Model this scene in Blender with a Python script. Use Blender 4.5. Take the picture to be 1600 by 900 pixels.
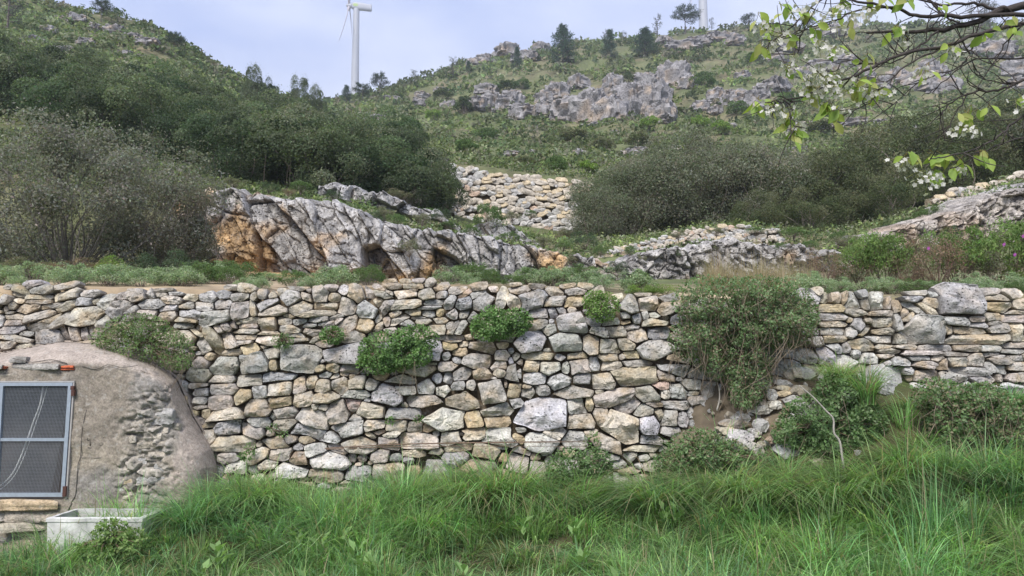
import bpy, math, random
import numpy as np
from math import radians, sin, cos, tan, pi
S = bpy.context.scene
for o in list(bpy.data.objects): bpy.data.objects.remove(o)
C = S.collection
# ------------------------------------------------------------------ camera
PITCH = radians(5.5); EYE = 1.6; FPX = 1200.0
cam = bpy.data.cameras.new('camera'); cam.sensor_width = 36; cam.lens = 36*FPX/1600
cam.clip_start = 0.1; cam.clip_end = 6000
co = bpy.data.objects.new('camera', cam); C.objects.link(co)
co.location = (0, 0, EYE); co.rotation_euler = (pi/2+PITCH, 0, 0); S.camera = co
# ------------------------------------------------------------------ sky
W = bpy.data.worlds.new('World'); S.world = W; W.use_nodes = True
nt = W.node_tree; nt.nodes.clear()
SUN_EL, SUN_AZ = radians(46), radians(200)      # azimuth: compass style, 0 = +Y, clockwise
out = nt.nodes.new('ShaderNodeOutputWorld'); bg = nt.nodes.new('ShaderNodeBackground')
sky = nt.nodes.new('ShaderNodeTexSky'); sky.sky_type = 'NISHITA'; sky.sun_disc = False
sky.sun_elevation = SUN_EL; sky.sun_rotation = SUN_AZ; sky.air_density = 1.0; sky.dust_density = 2.0
tc = nt.nodes.new('ShaderNodeTexCoord'); mp = nt.nodes.new('ShaderNodeMapping'); mp.inputs['Scale'].default_value = (1, 1, 2.6)
no = nt.nodes.new('ShaderNodeTexNoise'); no.inputs['Scale'].default_value = 3.2; no.inputs['Detail'].default_value = 6; no.inputs['Roughness'].default_value = .55
cr = nt.nodes.new('ShaderNodeValToRGB')
cr.color_ramp.elements[0].position = .3; cr.color_ramp.elements[0].color = (3.35, 4.1, 6.7, 1)
cr.color_ramp.elements[1].position = .72; cr.color_ramp.elements[1].color = (6.2, 6.6, 7.9, 1)
mx = nt.nodes.new('ShaderNodeMix'); mx.data_type = 'RGBA'; mx.inputs[0].default_value = .9
nt.links.new(tc.outputs['Generated'], mp.inputs[0]); nt.links.new(mp.outputs[0], no.inputs['Vector'])
nt.links.new(no.outputs['Fac'], cr.inputs[0]); nt.links.new(sky.outputs[0], mx.inputs[6]); nt.links.new(cr.outputs[0], mx.inputs[7])
nt.links.new(mx.outputs[2], bg.inputs[0]); bg.inputs[1].default_value = .05
nt.links.new(bg.outputs[0], out.inputs[0])
# ------------------------------------------------------------------ sun (overcast: broad and weak)
sl = bpy.data.lights.new('sun', 'SUN'); sl.energy = 1.5; sl.angle = radians(24); sl.color = (1, .96, .9)
so = bpy.data.objects.new('sun', sl); C.objects.link(so)
so.rotation_euler = (pi/2-SUN_EL, 0, pi - SUN_AZ)
S.view_settings.view_transform = 'Standard'; S.view_settings.look = 'None'
S.view_settings.gamma = 1; S.view_settings.exposure = 1.7; S.view_settings.use_curve_mapping = False
try:
    S.cycles.max_bounces = 6; S.cycles.diffuse_bounces = 3; S.cycles.transparent_max_bounces = 4
except Exception: pass
# ------------------------------------------------------------------ helpers
def ray(px, py):
    cx = (np.asarray(px, float)-800)/FPX; cy = (450-np.asarray(py, float))/FPX
    return cx, cos(PITCH)-cy*sin(PITCH), sin(PITCH)+cy*cos(PITCH)
def at(px, py, Y):                      # the point at depth Y seen in direction (px, py)
    x, y, z = ray(px, py); t = Y/y
    return np.stack(np.broadcast_arrays(x*t, Y+0*t, EYE+z*t), -1)
def hsh(i, j, k, s):
    with np.errstate(over='ignore'):
        h = (i.astype(np.uint32)*np.uint32(374761393) + j.astype(np.uint32)*np.uint32(668265263)
             + k.astype(np.uint32)*np.uint32(2246822519) + np.uint32((s*974711+12345) & 0xffffffff))
        h = (h ^ (h >> np.uint32(13)))*np.uint32(1274126177)
        h = (h ^ (h >> np.uint32(16)))*np.uint32(2654435761)
        h = h ^ (h >> np.uint32(15))
    return h.astype(np.float64)/4294967295.0
def vn(P, s=0):
    P = np.asarray(P, float); f = np.floor(P); I = f.astype(np.int64); u = P-f; u = u*u*(3-2*u); r = 0
    for a in (0, 1):
        for b in (0, 1):
            for c in (0, 1):
                w = (u[..., 0] if a else 1-u[..., 0])*(u[..., 1] if b else 1-u[..., 1])*(u[..., 2] if c else 1-u[..., 2])
                r = r + w*hsh(I[..., 0]+a, I[..., 1]+b, I[..., 2]+c, s)
    return r*2-1
def fbm(P, s=0, o=4, g=.5):
    P = np.asarray(P, float); r = 0; a = 1; f = 1
    for k in range(o): r = r+a*vn(P*f, s+k*17); a *= g; f *= 2.03
    return r
def mesh(name, V, F, col=None, mat=None, smooth=True, sharp=None):
    """F: list of int arrays (n,3)/(n,4); col: (nv,4) or one rgba"""
    V = np.asarray(V, np.float32); me = bpy.data.meshes.new(name)
    Fs = [np.asarray(f, np.int32) for f in (F if isinstance(F, (list, tuple)) else [F]) if len(f)]
    me.vertices.add(len(V)); me.vertices.foreach_set('co', V.ravel())
    loops = np.concatenate([f.ravel() for f in Fs]); me.loops.add(len(loops)); me.loops.foreach_set('vertex_index', loops)
    tot = np.concatenate([np.full(len(f), f.shape[1], np.int32) for f in Fs])
    st = np.concatenate([[0], np.cumsum(tot)[:-1]]).astype(np.int32)
    me.polygons.add(len(tot)); me.polygons.foreach_set('loop_start', st); me.polygons.foreach_set('loop_total', tot)
    me.polygons.foreach_set('use_smooth', np.full(len(tot), smooth, bool))
    if col is not None:
        c = np.asarray(col, np.float32)
        if c.ndim == 1: c = np.tile(c, (len(V), 1))
        if c.shape[1] == 3: c = np.concatenate([c, np.ones((len(c), 1), np.float32)], 1)
        a = me.color_attributes.new('col', 'FLOAT_COLOR', 'POINT'); a.data.foreach_set('color', c.ravel())
    me.update(calc_edges=True); me.validate()
    if sharp: me.set_sharp_from_angle(angle=radians(sharp))
    if mat: me.materials.append(mat)
    return me
def obj(name, me, parent=None, loc=None):
    o = bpy.data.objects.new(name, me); C.objects.link(o)
    if parent: o.parent = parent
    if loc is not None: o.location = loc
    return o
def tag(o, label, cat, group=None, kind=None):
    if label: o['label'] = label
    if cat: o['category'] = cat
    if group: o['group'] = group
    if kind: o['kind'] = kind
    return o
def thing(name, label, cat, loc=(0, 0, 0), group=None, rz=0, sc=1):
    o = bpy.data.objects.new(name, None); C.objects.link(o); o.location = loc; o.rotation_euler = (0, 0, rz)
    o.scale = (sc, sc, sc) if np.isscalar(sc) else sc; o.empty_display_size = .1
    return tag(o, label, cat, group)
def grid_faces(nr, nc, wrap=False):
    r = np.arange(nr-1)[:, None]; c = np.arange(nc if wrap else nc-1)[None, :]; c2 = (c+1) % nc
    return np.stack([r*nc+c, r*nc+c2, (r+1)*nc+c2, (r+1)*nc+c], -1).reshape(-1, 4)
def unit(v): return v/np.maximum(np.linalg.norm(v, axis=-1, keepdims=True), 1e-9)
class Acc:                              # collects pieces into one mesh
    def __init__(s): s.V = []; s.F3 = []; s.F4 = []; s.C = []; s.n = 0
    def add(s, V, F, col):
        V = np.asarray(V, float); c = np.asarray(col, float)
        if c.ndim == 1: c = np.tile(c, (len(V), 1))
        if c.shape[1] == 3: c = np.concatenate([c, np.ones((len(c), 1))], 1)
        for f in (F if isinstance(F, (list, tuple)) else [F]):
            if len(f): (s.F3 if f.shape[1] == 3 else s.F4).append(np.asarray(f)+s.n)
        s.V.append(V); s.C.append(c); s.n += len(V)
    def mesh(s, name, mat, smooth=True, sharp=None):
        F = [np.concatenate(f) for f in (s.F4, s.F3) if f]
        return mesh(name, np.concatenate(s.V), F, np.concatenate(s.C), mat, smooth, sharp)
def tube(P, R, n=5):                    # polyline -> V, F
    P = np.asarray(P, float); R = np.broadcast_to(np.asarray(R, float), (len(P),))
    T = unit(np.gradient(P, axis=0)); ref = np.array([0.13, .31, .94]) if abs(T[0][2]) < .8 else np.array([.97, .2, .1])
    A = unit(np.cross(T, ref)); B = np.cross(T, A)
    a = np.arange(n)*2*pi/n
    V = P[:, None]+R[:, None, None]*(np.cos(a)[None, :, None]*A[:, None]+np.sin(a)[None, :, None]*B[:, None])
    m = len(P); V = np.concatenate([V.reshape(-1, 3), P[:1], P[-1:]]); F = grid_faces(m, n, True)
    k = np.arange(n); k2 = (k+1) % n
    caps = np.concatenate([np.stack([k2, k, 0*k+m*n], -1), np.stack([k+(m-1)*n, k2+(m-1)*n, 0*k+m*n+1], -1)])
    return V, [F, caps]
def box(x0, x1, y0, y1, z0, z1):
    V = np.array([[x, y, z] for x in (x0, x1) for y in (y0, y1) for z in (z0, z1)], float)
    F = np.array([[0, 1, 3, 2], [4, 6, 7, 5], [0, 4, 5, 1], [2, 3, 7, 6], [0, 2, 6, 4], [1, 5, 7, 3]])
    return V, F
def smoothline(P, k=4):                 # Catmull-Rom through the points
    P = np.asarray(P, float); Q = np.concatenate([[2*P[0]-P[1]], P, [2*P[-1]-P[-2]]]); o = []
    for i in range(len(P)-1):
        a, b, c, d = Q[i:i+4]
        for t in np.arange(k)/k: o.append(.5*((2*b)+(c-a)*t+(2*a-5*b+4*c-d)*t*t+(3*b-a-3*c+d)*t**3))
    return np.array(o+[P[-1]])
# leaves: one bent diamond per leaf
def leaf_cards(P, D, N, L, Wd, col, shape='diamond'):
    n = len(P); D = unit(D); Sd = unit(np.cross(D, N)); Nn = np.cross(Sd, D)
    L = np.broadcast_to(L, (n,))[:, None]; Wd = np.broadcast_to(Wd, (n,))[:, None]
    a = P; b = P+D*L*.5+Sd*Wd*.5+Nn*L*.10; c = P+D*L-Nn*L*.06; d = P+D*L*.5-Sd*Wd*.5+Nn*L*.10
    V = np.stack([a, b, c, d], 1).reshape(-1, 3); F = np.arange(4*n).reshape(-1, 4)
    c4 = np.repeat(col, 4, 0)
    return V, F, c4
def blades(P, Dh, H, droop, Wd, col, seg=4):
    """grass blades: base P, horizontal unit direction Dh, height H, droop 0..1"""
    n = len(P); t = np.linspace(0, 1, seg+1)[None, :, None]
    up = np.array([0, 0, 1.])[None, None]; Dh3 = Dh[:, None]; Hh = H[:, None, None]; dr = droop[:, None, None]
    cen = P[:, None]+Dh3*Hh*(.12*t+dr*t**2*.95)+up*Hh*(t-dr*.75*t**2.3)
    sd = np.stack([-Dh[:, 1], Dh[:, 0], 0*Dh[:, 0]], -1)[:, None]
    w = Wd[:, None, None]*.5*(1-t**1.8*.93)
    V = np.stack([cen-sd*w, cen+sd*w], 2).reshape(n, -1, 3)
    f = grid_faces(seg+1, 2); F = (np.arange(n)[:, None, None]*(2*(seg+1))+f[None]).reshape(-1, 4)
    return V.reshape(-1, 3), F, np.repeat(col, 2*(seg+1), 0)
def jit(rng, base, n, v=.25, h=.08):
    base = np.asarray(base, float); k = np.exp(rng.normal(0, v, (n, 1)))
    return np.clip(base[None]*k*(1+rng.normal(0, h, (n, 3))), .005, .9)
# ------------------------------------------------------------------ materials
def nodes(name):
    m = bpy.data.materials.new(name); m.use_nodes = True; t = m.node_tree; t.nodes.clear()
    o = t.nodes.new('ShaderNodeOutputMaterial'); return m, t, o
def N(t, kind, **kw):
    n = t.nodes.new(kind)
    for k, v in kw.items():
        if k in n.inputs: n.inputs[k].default_value = v
        else: setattr(n, k, v)
    return n
def rock_mat(name, scale=1.0, bump=.9, pits=True, rough=.92, stain=.45, lich=0.35):
    m, t, o = nodes(name); L = t.links.new
    at_ = N(t, 'ShaderNodeVertexColor', layer_name='col'); g = N(t, 'ShaderNodeNewGeometry')
    mpn = N(t, 'ShaderNodeMapping'); mpn.inputs['Scale'].default_value = (scale,)*3; L(g.outputs['Position'], mpn.inputs[0])
    n1 = N(t, 'ShaderNodeTexNoise', Scale=7.0, Detail=8.0, Roughness=.65); L(mpn.outputs[0], n1.inputs['Vector'])
    n2 = N(t, 'ShaderNodeTexNoise', Scale=45.0, Detail=6.0, Roughness=.7); L(mpn.outputs[0], n2.inputs['Vector'])
    r1 = N(t, 'ShaderNodeMapRange'); r1.inputs[1].default_value = .3; r1.inputs[2].default_value = .72; r1.inputs[3].default_value = 1-stain; r1.inputs[4].default_value = 1+stain*.75
    L(n1.outputs['Fac'], r1.inputs[0])
    r2 = N(t, 'ShaderNodeMapRange'); r2.inputs[1].default_value = .3; r2.inputs[2].default_value = .7; r2.inputs[3].default_value = .58; r2.inputs[4].default_value = 1.42
    L(n2.outputs['Fac'], r2.inputs[0])
    mu = N(t, 'ShaderNodeMath', operation='MULTIPLY'); L(r1.outputs[0], mu.inputs[0]); L(r2.outputs[0], mu.inputs[1])
    vs = N(t, 'ShaderNodeVectorMath', operation='SCALE'); L(at_.outputs['Color'], vs.inputs[0]); L(mu.outputs[0], vs.inputs['Scale'])
    # pale lichen blotches
    n3 = N(t, 'ShaderNodeTexNoise', Scale=16.0, Detail=5.0, Roughness=.6); L(mpn.outputs[0], n3.inputs['Vector'])
    r3 = N(t, 'ShaderNodeMapRange'); r3.inputs[1].default_value = .56; r3.inputs[2].default_value = .68; r3.inputs[3].default_value = 0; r3.inputs[4].default_value = lich
    L(n3.outputs['Fac'], r3.inputs[0])
    m3 = N(t, 'ShaderNodeMix', data_type='RGBA'); L(r3.outputs[0], m3.inputs[0]); L(vs.outputs[0], m3.inputs[6]); m3.inputs[7].default_value = (.52, .51, .48, 1)
    # dark pits and dark lichen
    vo = N(t, 'ShaderNodeTexVoronoi', Scale=34.0); L(mpn.outputs[0], vo.inputs['Vector'])
    r4 = N(t, 'ShaderNodeMapRange'); r4.inputs[1].default_value = .12; r4.inputs[2].default_value = .34; r4.inputs[3].default_value = 1; r4.inputs[4].default_value = 0; L(vo.outputs['Distance'], r4.inputs[0])
    n5 = N(t, 'ShaderNodeTexNoise', Scale=11.0, Detail=3.0); L(mpn.outputs[0], n5.inputs['Vector'])
    r5 = N(t, 'ShaderNodeMapRange'); r5.inputs[1].default_value = .47; r5.inputs[2].default_value = .6; L(n5.outputs['Fac'], r5.inputs[0])
    mm = N(t, 'ShaderNodeMath', operation='MULTIPLY'); L(r4.outputs[0], mm.inputs[0]); L(r5.outputs[0], mm.inputs[1])
    mp2 = N(t, 'ShaderNodeMath', operation='MULTIPLY'); L(mm.outputs[0], mp2.inputs[0]); L(at_.outputs['Alpha'], mp2.inputs[1])
    m4 = N(t, 'ShaderNodeMix', data_type='RGBA'); L(mp2.outputs[0], m4.inputs[0]); L(m3.outputs[2], m4.inputs[6]); m4.inputs[7].default_value = (.07, .065, .06, 1)
    b = N(t, 'ShaderNodeBsdfPrincipled', Roughness=rough); b.inputs['Specular IOR Level'].default_value = .25
    L(m4.outputs[2] if pits else m3.outputs[2], b.inputs['Base Color'])
    hs = N(t, 'ShaderNodeMath', operation='MULTIPLY_ADD'); hs.inputs[1].default_value = .6; L(n2.outputs['Fac'], hs.inputs[0]); L(n1.outputs['Fac'], hs.inputs[2])
    h2 = N(t, 'ShaderNodeMath', operation='SUBTRACT'); L(hs.outputs[0], h2.inputs[0]); L(mp2.outputs[0], h2.inputs[1])
    bp = N(t, 'ShaderNodeBump', Strength=bump, Distance=.03/scale); L(h2.outputs[0], bp.inputs['Height']); L(bp.outputs[0], b.inputs['Normal'])
    L(b.outputs[0], o.inputs[0]); return m
def leaf_mat(name, trans=.42, rough=.55, spec=.3):
    m, t, o = nodes(name); L = t.links.new
    a = N(t, 'ShaderNodeVertexColor', layer_name='col')
    b = N(t, 'ShaderNodeBsdfPrincipled', Roughness=rough); b.inputs['Specular IOR Level'].default_value = spec; L(a.outputs['Color'], b.inputs['Base Color'])
    tr = N(t, 'ShaderNodeBsdfTranslucent')
    hs = N(t, 'ShaderNodeVectorMath', operation='MULTIPLY'); hs.inputs[1].default_value = (1.15, 1.25, .7); L(a.outputs['Color'], hs.inputs[0]); L(hs.outputs[0], tr.inputs[0])
    mi = N(t, 'ShaderNodeMixShader'); mi.inputs[0].default_value = trans; L(b.outputs[0], mi.inputs[1]); L(tr.outputs[0], mi.inputs[2]); L(mi.outputs[0], o.inputs[0])
    return m
def plain_mat(name, rough=.8, metal=0, var=.2, sc=20, spec=.4, bump=0):
    m, t, o = nodes(name); L = t.links.new
    a = N(t, 'ShaderNodeVertexColor', layer_name='col'); g = N(t, 'ShaderNodeNewGeometry')
    n = N(t, 'ShaderNodeTexNoise', Scale=float(sc), Detail=6.0, Roughness=.65); L(g.outputs['Position'], n.inputs['Vector'])
    r = N(t, 'ShaderNodeMapRange'); r.inputs[1].default_value = .3; r.inputs[2].default_value = .7; r.inputs[3].default_value = 1-var; r.inputs[4].default_value = 1+var; L(n.outputs['Fac'], r.inputs[0])
    v = N(t, 'ShaderNodeVectorMath', operation='SCALE'); L(a.outputs['Color'], v.inputs[0]); L(r.outputs[0], v.inputs['Scale'])
    b = N(t, 'ShaderNodeBsdfPrincipled', Roughness=rough, Metallic=metal); b.inputs['Specular IOR Level'].default_value = spec; L(v.outputs[0], b.inputs['Base Color'])
    if bump:
        bp = N(t, 'ShaderNodeBump', Strength=bump, Distance=.02); L(n.outputs['Fac'], bp.inputs['Height']); L(bp.outputs[0], b.inputs['Normal'])
    L(b.outputs[0], o.inputs[0]); return m
M_STONE = rock_mat('limestone'); M_CLIFF = rock_mat('cliff_rock', scale=.6, bump=1.2, stain=.6, lich=.25)
M_FAR = rock_mat('hill_rock', scale=.12, bump=.8, stain=.5, lich=.25)
M_PLASTER = rock_mat('old_plaster', scale=1.2, bump=.45, stain=.3, lich=.3)
M_LEAF = leaf_mat('foliage'); M_GRASS = leaf_mat('grass_blades', .55, .45, .45); M_FAR_LEAF = leaf_mat('hill_foliage', .3, .8, .1)
M_PETAL = leaf_mat('petals', .35, .7, .1)
M_BARK = plain_mat('bark', .9, 0, .35, 30, .2, .4); M_SOIL = plain_mat('soil', .95, 0, .35, 3.0, .1, .5)
M_METAL = plain_mat('painted_steel', .45, .35, .12, 25, .5); M_PAINT = plain_mat('turbine_paint', .45, 0, .03, .3, .4)
M_CONC = plain_mat('whitewashed_concrete', .9, 0, .25, 9, .2, .3)
# ================================================================== terrain
TC = np.array([-1600, -800, -300, 0, 200, 330, 450, 550, 650, 750, 900, 1000, 1160, 1300, 1450, 1600, 1900, 2400, 3200], float)
TY = [7.7, 9.5, 12, 14.4, 15.45, 15.9, 18, 21, 23, 24.2, 30, 40, 55, 75, 100, 130, 160, 200, 300, 420, 700]
TP = [
 [452, 452, 452, 452, 452, 454, 458, 452, 446, 446, 450, 466, 470, 468, 464, 460, 456, 456, 456],
 [446, 446, 446, 444, 442, 443, 447, 448, 446, 446, 448, 452, 455, 454, 452, 450, 450, 450, 450],
 [436, 436, 436, 434, 431, 431, 434, 442, 444, 444, 444, 444, 446, 442, 436, 430, 425, 425, 425],
 [424, 424, 424, 422, 422, 420, 428, 440, 443, 443, 442, 438, 436, 425, 405, 385, 370, 360, 360],
 [420, 420, 420, 418, 418, 416, 424, 436, 439, 439, 438, 434, 432, 420, 398, 375, 360, 350, 350],
 [285, 285, 290, 298, 298, 302, 320, 333, 368, 382, 404, 404, 384, 394, 362, 315, 290, 280, 280],
 [245, 250, 260, 268, 275, 284, 300, 312, 345, 366, 386, 384, 358, 366, 338, 295, 275, 265, 265],
 [200, 205, 215, 235, 255, 272, 290, 303, 330, 358, 376, 368, 350, 356, 325, 285, 265, 255, 255],
 [180, 185, 195, 218, 240, 262, 284, 297, 322, 350, 365, 352, 340, 345, 312, 278, 260, 250, 250],
 [165, 170, 182, 208, 232, 255, 278, 292, 258, 264, 282, 300, 322, 325, 300, 272, 255, 245, 245],
 [110, 115, 125, 160, 195, 228, 255, 275, 248, 252, 264, 270, 280, 285, 272, 255, 240, 235, 235],
 [40, 45, 60, 105, 145, 195, 228, 252, 236, 238, 245, 247, 250, 254, 245, 232, 220, 215, 215],
 [-15, -10, 10, 62, 100, 152, 196, 226, 220, 219, 222, 220, 217, 220, 216, 208, 200, 195, 195],
 [-90, -80, -50, 5, 42, 114, 166, 194, 197, 194, 190, 183, 178, 180, 178, 172, 168, 165, 165],
 [-70, -60, -35, 22, 58, 130, 172, 168, 167, 152, 138, 128, 122, 122, 122, 120, 118, 115, 115],
 [-50, -40, -20, 36, 70, 140, 176, 155, 137, 108, 90, 80, 77, 77, 77, 76, 75, 75, 75],
 [-40, -30, -10, 45, 80, 148, 178, 160, 130, 94, 72, 62, 45, 44, 43, 42, 40, 40, 40],
 [-30, -20, 0, 55, 90, 155, 182, 166, 136, 104, 82, 72, 56, 54, 52, 50, 50, 50, 50],
 [0, 0, 15, 70, 100, 165, 190, 178, 150, 125, 105, 95, 82, 80, 78, 76, 75, 75, 75],
 [20, 20, 30, 85, 115, 175, 198, 190, 165, 142, 122, 112, 100, 98, 96, 94, 92, 92, 92],
 [150, 150, 150, 180, 200, 240, 260, 250, 240, 230, 215, 210, 200, 200, 200, 200, 200, 200, 200]]
TP = np.array(TP, float); TLY = np.log(np.array(TY)); TU = (TC-800)/FPX
def hill_py(u, Y):                      # picture row at which the ground at depth Y stands, in direction u = X/Y
    u = np.clip(u, TU[0]+1e-6, TU[-1]-1e-6); ly = np.clip(np.log(Y), TLY[0]+1e-9, TLY[-1]-1e-9)
    i = np.clip(np.searchsorted(TU, u)-1, 0, len(TU)-2); j = np.clip(np.searchsorted(TLY, ly)-1, 0, len(TLY)-2)
    a = (u-TU[i])/(TU[i+1]-TU[i]); a = a*.5+.5*a*a*(3-2*a); b = (ly-TLY[j])/(TLY[j+1]-TLY[j])
    return (TP[j, i]*(1-a)+TP[j, i+1]*a)*(1-b)+(TP[j+1, i]*(1-a)+TP[j+1, i+1]*a)*b
def hill_z(X, Y):
    X = np.asarray(X, float); Y = np.asarray(Y, float)
    py = hill_py(X/Y, Y); x, y, z = ray(800, py); zz = EYE+z/y*Y
    n = fbm(np.stack([X*.22, Y*.22, 0*X], -1), 5, 4)
    return zz+n*np.clip((Y-15)*.012, .02, .75)
def hit(px, py, y0=16.5, y1=210):       # first ground point met in a picture direction
    Ys = np.exp(np.linspace(math.log(y0), math.log(y1), 500)); P = at(px, py, Ys)
    d = hill_z(P[:, 0], Ys)-P[:, 2]; k = np.argmax(d >= 0)
    if d[k] < 0 or (k == 0 and d[0] < 0): k = int(np.argmax(d/Ys))
    return np.array([P[k, 0], Ys[k], hill_z(P[k, 0], Ys[k])])
uu = np.concatenate([np.linspace(TU[0], -.75, 30)[:-1], np.linspace(-.75, .75, 190), np.linspace(.75, TU[-1], 30)[1:]])
yy = np.concatenate([np.exp(np.linspace(math.log(7.7), math.log(24), 80))[:-1], np.exp(np.linspace(math.log(24), math.log(700), 150))])
UU, YY = np.meshgrid(uu, np.concatenate([[7.7], yy])); XX = UU*YY; ZZ = hill_z(XX, YY); ZZ[0] -= .9; YY[0] = 7.66
V = np.stack([XX, YY, ZZ], -1).reshape(-1, 3)
nn = fbm(V*np.array([.35, .35, .35]), 3, 4)[:, None]; n2 = fbm(V*1.7, 9, 3)[:, None]
colr = np.array([.19, .16, .10])*(1+.25*n2); green = np.array([.115, .13, .06])*(1+.35*n2)
kk = np.clip(.5+nn*1.0+np.clip((V[:, 1:2]-11)*.2, -.6, .35), 0, 1); colr = colr*(1-kk)+green*kk
soil = np.array([.29, .225, .15])*(1+.75*n2); ks = np.clip((11.5-V[:, 1:2])/2, 0, 1)*np.clip(.75-V[:, :1]*.25+n2*.6, .1, 1); colr = colr*(1-ks)+soil*ks
pxv = 800+V[:, :1]/V[:, 1:2]*FPX; ko = np.clip((V[:, 1:2]-11.8)/1.2, 0, 1)*np.clip((15.8-V[:, 1:2])/.4, 0, 1)*np.clip((pxv-330)/60, 0, 1)*np.clip((700-pxv)/150, 0, 1); colr = colr*(1-ko)+np.array([.40, .27, .15])*(1+.4*n2)*ko
o = obj('hillside', mesh('hillside', V, grid_faces(len(yy)+1, len(uu)), colr, M_SOIL)); o['kind'] = 'structure'
# ---- near ground, rising to the foot of the wall
WALLY = 7.5
GB = np.array([[-1500, 880], [-200, 870], [0, 864], [100, 858], [250, 800], [350, 752], [450, 750], [520, 765], [700, 745], [900, 752], [960, 775],
               [1050, 715], [1150, 690], [1220, 650], [1300, 618], [1420, 600], [1560, 645], [1700, 655], [2600, 660]], float)
GBX = at(GB[:, 0], GB[:, 1], WALLY)
def ground_z(X, Y):
    X = np.asarray(X, float); Y = np.asarray(Y, float)
    zb = np.interp(X, GBX[:, 0], GBX[:, 2]); s = np.clip((Y-4.9)/2.6, 0, 1.05)**1.3
    return zb*s+.03*fbm(np.stack([X*1.3, Y*1.3, 0*X], -1), 21, 3)+np.clip(-Y, 0, 100)*-.0
gx = np.concatenate([np.linspace(-60, -9, 20)[:-1], np.linspace(-9, 9, 160), np.linspace(9, 60, 20)[1:]])
gy = np.concatenate([np.linspace(-60, 2, 20)[:-1], np.linspace(2, 7.85, 60)])
GX, GY = np.meshgrid(gx, gy); V = np.stack([GX, GY, ground_z(GX, GY)], -1).reshape(-1, 3)
n2 = fbm(V*3, 4, 4)[:, None]; k = np.clip(.5+n2, 0, 1)
o = obj('ground', mesh('ground', V, grid_faces(len(gy), len(gx)), np.array([.10, .085, .05])*(1-k)+np.array([.055, .085, .025])*k, M_SOIL)); o['kind'] = 'structure'

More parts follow.
